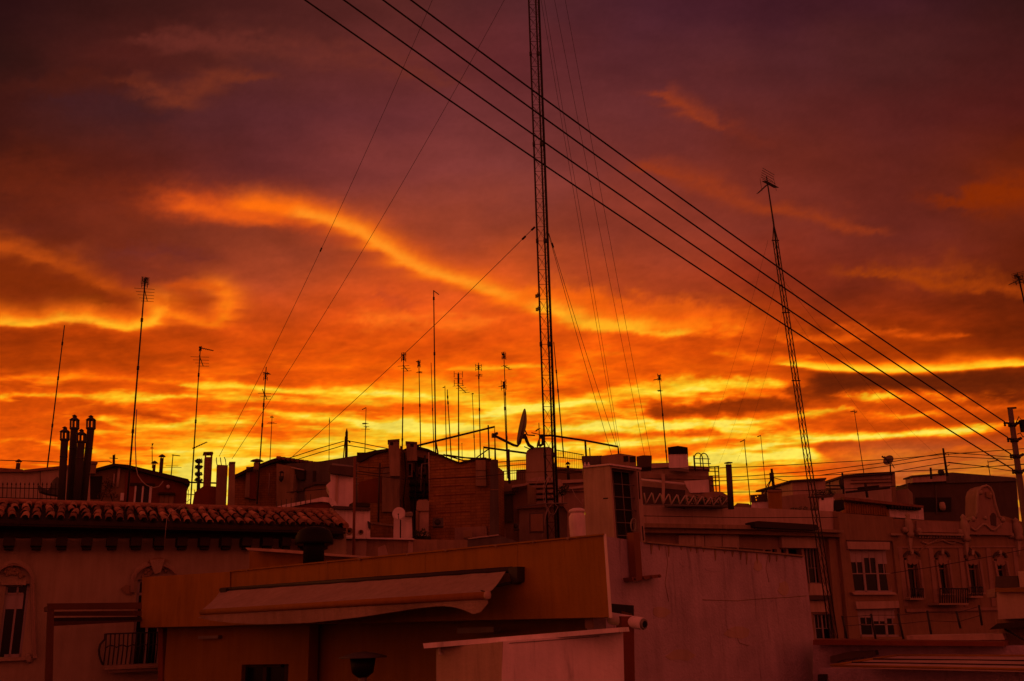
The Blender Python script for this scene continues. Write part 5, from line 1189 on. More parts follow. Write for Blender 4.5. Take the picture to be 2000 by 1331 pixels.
t.part('window_hood', MB().prism(MF, [(1654, 1058), (1738, 1059), (1738, 1074), (1657, 1073)], .1, -.28), 'pink_plaster')
t.part('window_hood', MB().prism(MF, [(1671, 1175), (1755, 1174), (1757, 1188), (1674, 1190)], .1, -.28), 'pink_plaster')
lights('upper triple window with half drawn blinds', MF, 1655, 1073, 1738, 1158, 3, (.30, .20, .34), -.2, .1)
lights('lower triple window with blinds drawn down', MF, 1674, 1189, 1756, 1244, 3, (.32, .45, .35), -.2, .1)
t.part('sill', MB().prism(MF, [(1664, 1157), (1748, 1157), (1752, 1162), (1668, 1162)], .15, -.25), 'pink_plaster')
t.part('string_course', MB().prism(MF, [(1654, 1055), (1742, 1056.5), (1742, 1058.5), (1654, 1057.5)], .06, 0), 'dark_plaster')
t.done()
NF = Pl(1744, 40.2, 2010, 42, 1060)
t = Thing('ornate_house', 'ornate plastered house front with arched windows, pinnacles and shaped gable', 'house')
WX = [(1771, 1082, 1794, 1166), (1832, 1082, 1852, 1160), (1890, 1083, 1912, 1158), (1946, 1084, 1964, 1142)]
t.part('wall', MB().wall(NF, 1740, 1042, 2600, 1330, [(a, b+8, c+1, d) for a, b, c, d in WX], 0, .3), 'facade_brown')
t.part('parapet', MB().prism(NF, [(1738, 1013), (1788, 1016), (1886, 1019), (1915, 1010), (1960, 1008), (1998, 1020), (2080, 1024), (2590, 1030), (2590, 1060), (1740, 1048)], -.02, -.4), 'facade_brown')
t.part('rooms', MB().prism(NF, [(1742, 1050), (2580, 1064), (2580, 1320), (1742, 1320)], -.6, -.9), 'room_dark')  # added dark slab, blocks the sky behind the arched windows
t.part('panel', MB().prism(NF, [(1790, 1018), (1880, 1021), (1880, 1041), (1790, 1039)], .05, 0), 'facade_plaster')
t.part('ledge', MB().prism(NF, [(1793, 1041), (1882, 1043), (1882, 1047), (1795, 1045)], .3, 0), 'stone')
t.part('ledge', MB().prism(NF, [(1741, 1042), (1763, 1043), (1763, 1046), (1742, 1046)], .25, 0), 'stone')
gb = t.part('gable_crest', MB().prism(NF, [(1886, 1024), (1900, 1019), (1908, 1008), (1908, 985), (1908, 968), (1911, 957), (1917, 951), (1925, 948), (1931, 949), (1936, 954), (1939, 962), (1944, 985), (1951, 1008), (1962, 1018), (1976, 1023), (1978, 1046), (1886, 1044)], .22, -.5), 'facade_plaster')
t.part('niche', MB().prism(NF, [(1934, 1008), (1937, 1003), (1940, 1002), (1944, 1004), (1946, 1010), (1946, 1028), (1936, 1026)], .24, .0), 'dark_plaster', gb)
t.part('crest_rim', MB().tube([NF.p(x, y, .24) for x, y in ((1904, 1012), (1908.5, 1000), (1908.5, 975), (1911, 959), (1918, 951.5), (1927, 949), (1934, 953), (1939, 963), (1944, 986), (1951, 1008), (1962, 1018))], .06, 7), 'stone', gb)
for x, y, r in ((1914, 962, 5), (1933, 966, 4), (1900, 1014, 5), (1958, 1016, 5), (1923, 1012, 4)): t.part('volute', MB().lathe(NF.p(x, y, .22), [(r*.022, 0), (r*.022, .05), (r*.012, .09), (r*.004, .1)], 11, NF.n), 'stone', gb)
t.part('scroll', MB().prism(NF, [(1926, 961), (1936, 960), (1939, 967), (1936, 974), (1927, 971)], .3, .2), 'facade_brown', gb)
t.part('garland', MB().tube([NF.p(1896+i*5, 1030+6*math.sin(i*.9), .26) for i in range(13)], .05, 6), 'stone', gb)
def pinn(x, y0, y1, s=1.):
    k = 41/FPX; p = t.part('pinnacle', MB().lathe(NF.p(x+1, y1, .12), [(5*s*k, 0), (7*s*k, 6*k), (5*s*k, 10*k), (8*s*k, (y1-y0)*.5*k), (5.5*s*k, (y1-y0)*.72*k), (3.5*s*k, (y1-y0)*.8*k), (4.5*s*k, (y1-y0)*.9*k), (.5*k, (y1-y0)*k)], 12), 'stone')
    t.part('pinnacle_drop', MB().prism(NF, [(x-3, y1), (x+5, y1), (x+4, y1+16), (x+1, y1+30), (x-1, y1+16)], .16, 0), 'stone', p)
pinn(1778, 1004, 1050); pinn(1888, 1006, 1058, 1.2); pinn(1990, 1012, 1056, 1.3)
for x, y in ((1766, 1036), (1792, 1038), (1874, 1040), (1908, 1042), (1972, 1046)): t.part('boss', MB().lathe(NF.p(x, y, .0), [(.14, 0), (.14, .12), (.06, .2)], 10, NF.n), 'stone')
for i, (a, b, c, d) in enumerate(WX):
    f = t.part('window', MB().prism(NF, [(a, b), (c, b), (c+8, d), (a+8, d)], -.2, -.24), 'glass')
    t.part('tympanum', MB().prism(NF, [(a+1, b+18), (a+1, b+7), (a+5, b+2), ((a+c)/2, b), (c-4, b+2), (c, b+7), (c+1, b+18), ((a+c)/2+3, b+22), ((a+c)/2, b+18), ((a+c)/2-3, b+22)], .02, -.1), 'facade_plaster', f)
    t.part('arch', arch_band(NF, (a+c)/2, b+6, (c-a)/2+4, 13, 3, .12, 0), 'dark_plaster', f)
    t.part('frame', MB().prism(NF, [((a+c)/2+1, b+20), ((a+c)/2+3, b+20), ((a+c)/2+9, d), ((a+c)/2+7, d)], -.14, -.19).prism(NF, [(a+2, b+28), (c+2, b+28), (c+2, b+30), (a+2, b+30)], -.14, -.19), 'old_plaster', f)
for (a, b, c, d) in WX:
    t.part('window_surround', MB().prism(NF, [(a-4, b+12), (a, b+12), (a+9, d), (a+5, d)], .07, 0), 'facade_plaster')
    t.part('window_surround', MB().prism(NF, [(c+1, b+12), (c+5, b+12), (c+14, d), (c+10, d)], .07, 0), 'facade_plaster')
    t.part('keystone', MB().prism(NF, [((a+c)/2-3, b-9), ((a+c)/2+3, b-9), ((a+c)/2+2, b+1), ((a+c)/2-2, b+1)], .16, 0), 'stone')
    t.part('sill', MB().prism(NF, [(a+3, d), (c+14, d), (c+14, d+3), (a+3, d+3)], .14, 0), 'stone')
t.part('string_course', MB().prism(NF, [(1745, 1068), (2060, 1066), (2060, 1069), (1745, 1071)], .05, 0), 'facade_plaster')
for x in (1758, 1818, 1876, 1930, 1982): t.part('pilaster', MB().prism(NF, [(x-4, 1071), (x+4, 1071), (x+16, 1185), (x+8, 1185)], .045, 0), 'facade_plaster')
for i in range(16): t.part('dentil', MB().prism(NF, [(1796+i*5.4, 1047), (1799+i*5.4, 1047), (1799+i*5.4, 1051), (1796+i*5.4, 1051)], .14, 0), 'stone')
t.part('garland', MB().tube([NF.p(1800+i*6, 1058+4*math.sin(i*.8), .06) for i in range(12)], .035, 6), 'stone')
t.part('moulding_arc', arch_band(NF, 1850, 1090, 58, 36, 2.5, .08, 0), 'facade_brown')
def balcony(x0, x1, y0, y1, n, out=.6):
    b = t.part('balcony', MB().prism(NF, [(x0-2, y1), (x1+2, y1), (x1+2, y1+4), (x0-2, y1+4)], out, 0), 'stone')
    t.part('rail', MB().tube([NF.p(x0, y0, .02), NF.p(x0, y0, out), NF.p(x1, y0, out), NF.p(x1, y0, .02)], .03, 5), 'dark_metal', b)
    for i in range(n): t.part('baluster', MB().tube([NF.p(x0+(x1-x0)*i/(n-1), y1, out), NF.p(x0+(x1-x0)*i/(n-1), y0, out)], .024, 5), 'dark_metal', b)
balcony(1836, 1890, 1150, 1178, 13, .7); balcony(1780, 1803, 1150, 1168, 7, .4); balcony(1898, 1918, 1147, 1164, 6, .4)
t.part('lower_band', MB().prism(NF, [(1770, 1190), (1960, 1186), (1962, 1192), (1772, 1196)], .1, 0), 'facade_plaster')
t.done()
# low roofs at the bottom right
t = Thing('low_terrace', 'low reddish terrace parapet at the bottom right below the facades', 'parapet')
LT = Pl(1588, 16.2, 2010, 14.6, 1280)
t.part('wall', MB().prism(LT, [(1588, 1258), (1960, 1262), (2050, 1262), (2050, 1600), (1588, 1600)], -.3, -.8), 'party_wall')
t.part('ledge', MB().prism(LT, [(1588, 1250), (1960, 1254), (1962, 1263), (1588, 1260)], .1, -.8), 'red_plaster')
t.part('step', MB().prism(LT, [(1770, 1242), (1958, 1238), (1962, 1250), (1772, 1252)], -.6, -1.2), 'pink_plaster')
t.part('slab', MB().prism(LT, [(1600, 1306), (2050, 1308), (2050, 1600), (1600, 1600)], .35, -.2), 'party_wall')
t.part('post', MB().prism(LT, [(1597, 1318), (1612, 1318), (1614, 1600), (1597, 1600)], .5, .3), 'dark_wood')
t.done()
cn = Thing('trimmed_canopy', 'flat terrace canopy edged with yellow trim at the bottom right', 'canopy')
p = [LT.p(1622, 1300, 1.2), LT.p(1752, 1280, .15), LT.p(2060, 1281, .15), LT.p(2060, 1309, 1.2)]
cn.part('sheet', MB().loft([q+Vector((0, 0, -.012)) for q in p], [q+Vector((0, 0, -.035)) for q in p]), 'pink_plaster')
cn.part('front_trim', MB().tube([p[0], p[3]], .017, 6), 'yellow_trim'); cn.part('side_trim', MB().tube([p[0], p[1]], .016, 6), 'yellow_trim'); cn.part('back_trim', MB().tube([p[1], p[2]], .013, 6), 'yellow_trim')
for f in (.3, .62): cn.part('stiffener', MB().tube([p[0].lerp(p[1], f), p[3].lerp(p[2], f)], .010, 6), 'dark_metal')
cn.done()
single('roof_hatch', 'dark sloped roof hatch behind the yellow trimmed canopy corner', 'hatch', MB().prism(LT, [(1621, 1282), (1655, 1274), (1709, 1271), (1711, 1280), (1680, 1284), (1652, 1288), (1622, 1296)], -.05, -.28), 'dark_plaster')
fe = Thing('wire_fence', 'row of thin leaning fence posts with wires on the low terrace ledge', 'fence')
ps = [(1645, 1203, 1655, 1252), (1701, 1199, 1711, 1252), (1754, 1199, 1765, 1250), (1811, 1193, 1821, 1252), (1868, 1195, 1876, 1228), (1912, 1182, 1918, 1222)]
FE = Pl(1588, 17.2, 2010, 16, 1230)
for x0, y0, x1, y1 in ps: fe.part('post', MB().tube([FE.p(x0, y0), FE.p(x1, y1)], .018, 6), 'dark_metal')
fe.part('wire', MB().tube([FE.p(a[0], a[1]+3) for a in ps], .006, 4), 'dark_metal'); fe.part('wire', MB().tube([FE.p(a[0]+4, a[1]+20) for a in ps], .006, 4), 'dark_metal'); fe.done()
EB = Pl(1942, 15.6, 2010, 15.2, 1150)
t = Thing('roof_edge_block', 'dark box and orange ledge over pink wall at the right edge', 'wall')
t.part('dark_box', MB().prism(EB, [(1944, 1126), (1986, 1125), (1992, 1147), (1944, 1148)], -.1, -.4), 'dark_plaster')
t.part('ledge', MB().prism(EB, [(1944, 1149), (2050, 1148), (2050, 1156), (1944, 1157)], .15, -.4), 'ochre_dark')
t.part('wall', MB().prism(EB, [(1946, 1157), (2050, 1156), (2050, 1206), (1950, 1210)], .05, -.4), 'pink_plaster')
t.part('pale_block', MB().prism(EB, [(1926, 1152), (1943, 1150), (1944, 1166), (1928, 1168)], -.1, -.4), 'stone')
t.part('white_panel', MB().prism(EB, [(1988, 1116), (2050, 1114), (2050, 1148), (1992, 1147)], .0, -.3), 'pink_plaster')
t.part('lower_wall', MB().prism(EB, [(1946, 1210), (2050, 1206), (2050, 1262), (1958, 1262)], -.2, -.6), 'facade_brown')
t.part('awning_arm', MB().prism(EB, [(1932, 1230), (1948, 1218), (2050, 1212), (2050, 1222), (1962, 1228)], .3, -.3), 'dark_wood')
t.part('stay', MB().tube([EB.p(1962, 1229, .2), EB.p(2010, 1256, .2)], .015, 5), 'dark_metal')
t.done()
# ============================================================ masts, aerials, cables
def yagi(mb, P, d, L, n, el, r, vert=False, back=True):
    d = d.normalized(); e = Vector((0, 0, 1)) if vert else d.cross(Vector((0, 0, 1))).normalized()
    mb.tube([P-d*L*.12, P+d*L], r*1.3, 5)
    for i in range(n):
        q = P+d*L*(i/(n-1) if n > 1 else 0); w = el*(1-.35*i/max(1, n-1)); mb.tube([q-e*w/2, q+e*w/2], r*.7, 4)
    return mb
def grid_panel(mb, P, d, w, h, n, r):                    # corner reflector UHF aerial
    d = d.normalized(); e = d.cross(Vector((0, 0, 1))).normalized()
    for s in (-1, 1):
        for i in range(n):
            f = (i+.6)/n; q = P+Vector((0, 0, s*h*.5*f))+d*h*.28*f; mb.tube([q-e*w/2, q+e*w/2], r*.6, 4)
        mb.tube([P, P+Vector((0, 0, s*h*.5))+d*h*.28], r, 4)
    yagi(mb, P, d, w*1.3, 7, w*.42, r)
    return mb
def V2(dx, dy, dz=0.): return Vector((dx, dy, dz))
def mast(label, x0, y0, x1, y1, Y, r, heads=(), joints=(), group='rooftop television aerial masts', cat='antenna', arm=None):
    t = Thing('aerial_mast', label, cat, group); a, b = PT(x0, y0, Y), PT(x1, y1, Y)
    r *= .85; t.part('mast', MB().tube([a, a.lerp(b, .5), b], [r*1.15, r, r*.8], 6), 'dark_metal')
    for f in joints: q = a.lerp(b, f); t.part('clamp', MB().tube([q, q+(b-a).normalized()*.12], r*1.55, 6), 'dark_metal')
    for h in heads:
        kind, f = h[0], h[1]; q = a.lerp(b, f); k = Y/FPX; m = MB()
        if kind == 'yagi': yagi(m, q, h[2], h[3]*k, h[4], h[5]*k, .7*k, h[6] if len(h) > 6 else False)
        elif kind == 'grid': grid_panel(m, q, h[2], h[3]*k, h[4]*k, 4, .75*k)
        elif kind == 'arm': m.tube([q, q+h[2].normalized()*h[3]*k], .9*k, 5)
        elif kind == 'panel':
            e = h[2].normalized()
            for s in (-1, 1):
                for z in (-.5, .5): m.tube([q+e*s*h[3]*k*.5+Vector((0, 0, (z-.35)*h[4]*k*.9)), q+e*s*h[3]*k*.5+Vector((0, 0, (z+.35)*h[4]*k*.9))], .8*k, 4)
            for z in (-.5, 0, .5): m.tube([q+Vector((0, 0, z*h[4]*k))-e*h[3]*k*.5, q+Vector((0, 0, z*h[4]*k))+e*h[3]*k*.5], .5*k, 4)
            m.tube([q-Vector((0, 0, h[4]*k*.5)), q+Vector((0, 0, h[4]*k*.5))], 2.0*k, 6)
        t.part('aerial', m, 'dark_metal')
    return t
U = Vector
mast('bare whip mast leaning at the far left beside the flue cluster', 91, 925, 126, 636, 30, .024, (), (.3, .62, .86)).done()
mast('tallest left mast with two stacked aerials right of the flue cluster', 248, 985, 283.5, 546, 29, .033, [('grid', .99, U((.6, -1, 0)), 17, 17), ('panel', .985, U((1, .3, 0)), 11, 15), ('yagi', .955, U((-.30, 1, 0)), 80, 5, 40), ('yagi', .985, U((.35, -1, 0)), 26, 4, 12)], (.3, .58, .8)).done()
mast('curve topped mast with drooping yagi between the tall left mast and brick chimney', 372, 985, 391.5, 677, 30, .026, [('yagi', .99, U((1, .6, -.12)), 26, 8, 12), ('panel', .985, U((-1, .3, 0)), 5, 7), ('yagi', .93, U((-.22, 1, 0)), 70, 4, 36), ('yagi', .345, U((1, -.25, .35)), 29, 9, 9)], (.5, .8)).done()
mast('mast with spiky whip top rising beside the pyramid hat flue', 502, 985, 520, 717, 29, .026, [('yagi', .955, U((.7, -1, -.5)), 18, 7, 14), ('panel', .93, U((1, .3, 0)), 7, 12), ('yagi', .80, U((-.16, 1, 0)), 50, 3, 26), ('arm', .79, U((-.4, .2, 1)), 14)], (.55, .7)).done()
mast('short mast with T shaped aerial just right of the spiky mast', 527, 905, 531.5, 812, 38, .020, [('yagi', .96, U((.1, -1, 0)), 6, 3, 8), ('yagi', .83, U((.1, -1, 0)), 8, 2, 20)], ()).done()
mast('hair thin bare whip left of the pointed wooden pole', 642.5, 905, 643.5, 816, 40, .018, (), (.9,)).done()
mast('small mast with side arm right of the pointed wooden pole', 712.5, 892, 715, 796, 38, .020, [('arm', .995, U((-1, 0, -.5)), 9), ('yagi', .66, U((-.3, -1, 0)), 8, 3, 13), ('yagi', .55, U((.3, -1, .2)), 14, 2, 17)], ()).done()
mast('mast with dark box shaped aerial above the taller chimney box', 785.5, 882, 788.5, 693, 36, .028, [('grid', .975, U((.1, -1, 0)), 9, 17), ('panel', .97, U((1, .3, 0)), 9, 12), ('yagi', .88, U((.1, 1, 0)), 40, 3, 24)], (.42, .1)).done()
mast('mast with flag like grid aerial above the shorter chimney box', 822, 890, 818, 703, 36, .024, [('panel', .955, U((-1, .4, 0)), 6, 10), ('arm', .985, U((-1, 0, -.2)), 6), ('yagi', .86, U((.5, -1, .1)), 7, 3, 13)], (.5,)).done()
mast('tall bare mast with short bent arm at its top in the middle', 851, 895, 847, 567.5, 34, .030, [('arm', .998, U((1, -.2, -.9)), 15)], (.94, .6)).done()
mast('thin whip running close beside the tall bent arm mast', 848, 900, 842, 709, 37, .020, (), (.5,)).done()
mast('lower mast with small hooked arm, left of a thin pair', 872.5, 905, 869, 754, 38, .022, [('arm', .985, U((-1, 0, -.3)), 5)], (.3,)).done()
mast('short leaning mast with stubby top, right of a thin pair', 882, 905, 873.5, 762, 37, .026, [('arm', .985, U((.1, 0, 1)), 3)], (.8, .88)).done()
mast('mast with wide forked panel aerial in the middle group', 896, 905, 895.3, 728, 35, .028, [('panel', .93, U((1, .2, 0)), 17, 20), ('yagi', .85, U((.2, 1, 0)), 60, 4, 24)], (.3,)).done()
mast('thin plain mast with tiny crosspiece right of the forked aerial', 928, 905, 922.5, 768, 38, .019, [('yagi', .985, U((.3, -1, 0)), 5, 2, 6)], (.35,)).done()
mast('mast with twin spread aerial rods right of the forked panel mast', 938.5, 900, 934.5, 709, 36, .024, [('panel', .95, U((1, .3, 0)), 12, 9), ('yagi', .86, U((.4, -1, .2)), 9, 3, 15)], (.5, .83)).done()
mast('taller of two masts left of the large dish with square aerial', 993, 935, 984, 689, 33, .021, [('grid', .975, U((-.3, -1, 0)), 9, 14), ('panel', .97, U((1, .3, 0)), 8, 10), ('yagi', .89, U((.4, 1, 0)), 30, 3, 14)], (.65, .3)).done()
mast('shorter of two masts left of the large dish with fan of rods', 991.5, 935, 983.5, 746, 32.6, .021, [('panel', .965, U((-1, .5, 0)), 11, 14), ('yagi', .955, U((-.5, -1, -.3)), 14, 5, 15)], (.7,)).done()
mast('tiny faint mast far behind the slanting roof pipe', 902.8, 900, 902.2, 867, 45, .018, [('arm', .98, U((0, 0, 1)), 2)], ()).done()
mast('slim antenna whip rising right of the lattice tower', 1101, 893, 1081.5, 668, 32, .022, (), (.55, .72)).done()
mast('mast with blurred fan aerial left of the white chimney', 1303.5, 912, 1287.5, 735, 37, .026, [('yagi', .97, U((-1, -.5, -.3)), 14, 5, 9), ('panel', .985, U((1, .4, 0)), 7, 10), ('yagi', .83, U((-.5, -1, -.1)), 14, 3, 10)], (.55, .15)).done()
mast('mast with hooked aerial between flue and telegraph pole', 1466.5, 990, 1453.3, 858, 40, .022, [('yagi', .985, U((-1, -.3, -.45)), 10, 4, 5), ('arm', .98, U((0, 0, 1)), 2)], (.6,)).done()
mast('faint thin mast with little hook behind the telegraph pole', 1497, 965, 1485.5, 850, 46, .018, [('arm', .99, U((-1, 0, -.3)), 7)], (.5,)).done()
mast('faint leaning mast with loose cross aerial left of the tilted dish', 1688, 930, 1668, 800, 46, .020, [('yagi', .97, U((-.8, -1, -.2)), 14, 3, 12), ('arm', .95, U((1, .2, .3)), 6)], (.6,)).done()
mast('aerial mast entering at the right edge with ragged yagi', 2104, 1040, 1989, 540, 22, .028, [('yagi', .984, U((-1, -.3, -.45)), 30, 7, 13), ('grid', .99, U((-.8, -1, 0)), 24, 24), ('panel', .985, U((-1, .4, 0)), 14, 14)], ()).done()
mast('small aerial on the brown gable near the utility pole', 1934, 930, 1929, 900, 48, .022, [('arm', .9, U((1, .2, .15)), 22), ('arm', .65, U((-1, 0, .3)), 4)], ()).done()
mast('little mast with fish bone aerial on the red gabled roof', 334, 932, 338, 888, 36, .024, [('yagi', .97, U((1, -.4, -.2)), 17, 5, 7), ('yagi', .42, U((.35, -1, .1)), 12, 2, 36)], ()).done()
mast('tiny twig like mast behind the shorter hatted flue', 297.5, 915, 297, 866, 40, .020, [('yagi', .8, U((.2, -1, 0)), 4, 2, 7), ('arm', .9, U((.4, 0, 1)), 5)], ()).done()
cp = Thing('crossbar_pole', 'stub pole with crossbar standing on the red gabled roof', 'pole')
cp.part('shaft', MB().tube([PT(222, 925, 33.5), PT(222.5, 889, 33.5)], .045, 7), 'dark_wood'); cp.part('crossbar', MB().tube([PT(214, 895, 33.4), PT(230, 896, 33.4)], .014, 5), 'dark_metal'); cp.part('spike', MB().tube([PT(224.5, 896, 33.4), PT(224.5, 887, 33.4)], .012, 5), 'dark_metal'); cp.done()
wp = Thing('pointed_pole', 'pointed black wooden pole with wires on the grey gable ridge', 'pole')
wp.part('shaft', MB().tube([PT(676, 915, 34), PT(677, 845, 34), PT(677.5, 837, 34)], [.055, .05, .006], 8), 'dark_wood'); wp.part('brace', MB().tube([PT(670.5, 897, 34), PT(674.5, 853, 34)], .022, 6), 'dark_wood'); wp.part('insulator', MB().tube([PT(680, 861, 34), PT(684, 865, 34)], .03, 6), 'dark_metal'); wp.done()
for lab, *pts in (('upper wire from the pointed pole down to the brick roof', (672, 862), (620, 877), (565, 895)), ('lower wire from the pointed pole down to the brick roof', (672, 870), (625, 884), (577, 899)), ('upper wire from the pointed pole to the chimney box', (679, 861), (715, 868), (759, 877)), ('lower wire from the pointed pole to the brick house', (679, 870), (715, 876), (735, 880)), ('loose service wire crossing left behind the flues', (-10, 899), (60, 901), (116, 903)), ('loose service wire from flue cluster to stub pole', (178, 903), (212, 901), (218, 904))):
    single('service_wire', lab, 'wire', MB().tube([PT(x, y, 33.8) for x, y in pts], .016, 5), 'cable', 'service wires on the left roofs')
# slanting pipes and rails over the middle roofs
pr = Thing('pipe_rail', 'slanting pipe rail stepping down at the dish receiver, middle roofs', 'railing')
pr.part('rail', MB().tube([PT(770, 886, 29.5), PT(815, 871, 29.5), PT(966, 834, 30), PT(967.5, 905, 30)], .035, 7), 'dark_metal')
pr.part('post', MB().tube([PT(953.5, 831, 30), PT(956, 905, 30)], .025, 6), 'dark_metal'); pr.part('post', MB().tube([PT(851, 862, 29.6), PT(858, 900, 29.6)], .025, 6), 'dark_metal'); pr.done()
pr = Thing('pipe_rail', 'low pipe rail running from the brick wall to the stair block', 'railing')
pr.part('rail', MB().tube([PT(944.5, 900, 30.4), PT(944.5, 874, 30.4), PT(1028, 885.5, 31)], .035, 7), 'dark_metal')
pr.part('brace', MB().tube([PT(955, 877, 30.4), PT(927, 897, 30.4)], .02, 6), 'dark_metal'); pr.part('post', MB().tube([PT(993, 878, 30.6), PT(995, 945, 30.6)], .045, 7), 'dark_metal'); pr.done()
pr = Thing('pipe_rail', 'pipe rail sloping right from the lattice tower to the vent boxes', 'railing')
pr.part('rail', MB().tube([PT(1054, 852, 30.4), PT(1075, 851, 30.4), PT(1090, 853, 30.4), PT(1143, 861, 30.6), PT(1207, 873, 31), PT(1208.5, 890, 31)], .035, 7), 'dark_metal')
pr.part('post', MB().tube([PT(1143, 861, 30.6), PT(1145, 892, 30.6)], .035, 7), 'dark_metal'); pr.part('post', MB().tube([PT(1151.5, 875, 30.6), PT(1152.5, 892, 30.6)], .018, 6), 'dark_metal'); pr.done()
for j, pts in enumerate((((838, 886), (900, 894), (960, 897)), ((866, 888), (905, 900), (925, 900)), ((872, 889), (920, 896), (950, 895)))):
    single('roof_cable', ('cable bundle sagging over the blank brick wall, upper strand', 'cable bundle sagging over the blank brick wall, lower strand', 'cable bundle sagging over the blank brick wall, middle strand')[j], 'cable', MB().tube([PT(x, y, 28.6) for x, y in pts], .022, 5), 'cable', 'cables over the blank brick wall')
# the large tilted dish
bd = Thing('satellite_dish', 'large satellite dish seen edge-on with long receiver arm on the stair block', 'satellite dish')
Yd = 30.6; k = Yd/FPX; c = PT(1017, 833, Yd); ax = U((-1, -.14, .22)).normalized()
prof = [(36*k*f, (f*f-1)*9*k) for f in (0.02, .2, .4, .6, .8, .93, 1.0)]; back_ = [(36*k*f, (f*f-1)*9*k-1.6*k) for f in (1.0, .9, .7, .5, .3, .02)]
bd.part('reflector', MB().lathe(c, prof+back_, 34, ax), 'dish_grey')
bd.part('receiver_arm', MB().tube([PT(967, 852, Yd-.2), PT(1003, 870, Yd-.3), PT(1010, 871.5, Yd-.3), PT(1015, 866, Yd-.2), PT(1021, 843, Yd)], .045, 7), 'dark_metal')
bd.part('receiver', MB().box(PT(965, 855, Yd-.2), 9*k, 8*k, 8*k, .2), 'dark_metal'); bd.part('feed_horn', MB().lathe(PT(969, 847.5, Yd-.2), [(2.6*k, -3*k), (3*k, 3*k), (1.6*k, 4*k)], 8, U((1, 0, .3))), 'dark_metal')
bd.part('back_bracket', MB().box(PT(1023, 857, Yd), 10*k, 8*k, 9*k, .1), 'dark_metal')
bd.part('strut', MB().tube([PT(1025, 840, Yd), PT(1030, 850, Yd), PT(1045, 851, Yd)], .022, 6), 'dark_metal')
bd.part('pedestal', MB().tube([PT(1026, 853, Yd), PT(1029, 862, Yd), PT(1033, 870, Yd), PT(1042, 876, Yd)], .055, 8), 'dark_metal')
bd.part('lever', MB().tube([PT(1024, 873, Yd-.2), PT(1036, 878, Yd)], .018, 5), 'dark_metal'); bd.done()
sd = Thing('satellite_dish', 'small dark satellite dish tucked against the lattice tower foot', 'satellite dish')
sd.part('reflector', MB().lathe(PT(1051, 866, 30.7), [(9*k*f, (f*f-1)*3*k) for f in (.05, .4, .8, 1.)]+[(8.6*k, -.5*k), (3*k, -3.6*k)], 20, U((-1, -.25, .25))), 'dish_grey')
sd.part('arm', MB().tube([PT(1053, 872, 30.7), PT(1060, 868, 30.7), PT(1061, 852, 30.7)], .05, 7), 'dark_metal'); sd.part('mount', MB().box(PT(1058, 857, 30.7), 8*k, 7*k, 8*k), 'dark_metal'); sd.done()
mast('little triangular aerial on a stalk right of the large dish', 1054, 872, 1052.5, 826, 31.2, .02, [('yagi', .75, U((-.5, -.6, -.5)), 12, 4, 10), ('arm', .5, U((-1, 0, .25)), 16)], ()).done()
# lattice tower
Yt = 28.2; tw = Thing('lattice_tower', 'tall guyed triangular lattice tower rising out of the top of the frame', 'tower')
base3 = [PT(1070, 1054, Yt), PT(1086, 1054, Yt-.10), PT(1090.5, 1054, Yt+.22)]; up = Vector((0, 0, 1))
def legpt(i, z): return Vector((base3[i].x+.0006*z, base3[i].y, base3[i].z+z))
# legs follow the true vertical; a slight lean as in the photograph
tp0 = [PT(1030.5, -60, Yt), PT(1044, -60, Yt-.10), PT(1049.5, -60, Yt+.22)]
Ht = tp0[0].z-base3[0].z
def lp(i, z): q = base3[i].lerp(tp0[i], z/Ht); return q
for i in range(3): tw.part('leg', MB().tube([lp(i, 0), lp(i, Ht*.5), lp(i, Ht)], .030, 8), 'dark_metal')
ns = 40
for s in range(ns+1):
    z = Ht*s/ns
    tw.part('rung', MB().tube([lp(0, z), lp(1, z), lp(2, z), lp(0, z)], .009, 4), 'dark_metal')
    if s < ns:
        z1 = Ht*(s+1)/ns
        for (i, j) in ((0, 1), (1, 2), (2, 0)):
            tw.part('brace', MB().tube([lp(i, z+.03), lp(j, z1-.03)], .0065, 4), 'dark_metal')
            if (i, j) == (0, 1): tw.part('brace', MB().tube([lp(j, z+.03), lp(i, z1-.03)], .0065, 4), 'dark_metal')
for s in (5, 12, 19, 26, 33):
    for i in range(3): q = lp(i, Ht*s/ns); tw.part('joint', MB().tube([q-up*.07, q+up*.07], .045, 8), 'dark_metal')
tw.part('feeder_cable', MB().tube([lp(2, 0)+U((.03, -.05, 0)), lp(2, Ht*.5)+U((.035, -.05, 0)), lp(2, Ht)+U((.03, -.05, 0))], .016, 5), 'cable')
for y in (630, 655):
    z = Ht*(1054-y)/1114; q = lp(0, z); m = MB(); kk = Yt/FPX
    for a in range(4): m.tube([q+U((-8*kk, 0, (a*2-4)*kk)), q+U((2*kk, -.1, (a*2-3)*kk))], .9*kk, 4)
    m.tube([q+U((-4*kk, -.05, -6*kk)), q+U((-3*kk, -.05, 6*kk))], .9*kk, 4); tw.part('clip_aerial', m, 'dark_metal')
tw.done()
for j, pts in enumerate((((1069, 932), (1061, 950), (1061, 975), (1068, 995), (1060, 1030), (1058, 1050)), ((1072, 930), (1064, 955), (1066, 985), (1074, 1003), (1082, 1006), (1090, 990), (1080, 982), (1070, 995), (1064, 1015), (1059, 1050)), ((1055, 932), (1047, 945), (1046, 956)), ((1095, 953), (1100, 960), (1097, 965)))):
    single('loose_cable', ('thin pale cable hanging left of the tower foot', 'pale cable looped in a ring round the tower foot', 'short pale cable end on the arched louvred housing', 'short pale cable tag right of the tower foot')[j], 'cable', MB().tube([PT(x, y, 27.9) for x, y in pts], .010, 5), 'pale_cable', 'loose cables at the tower foot')
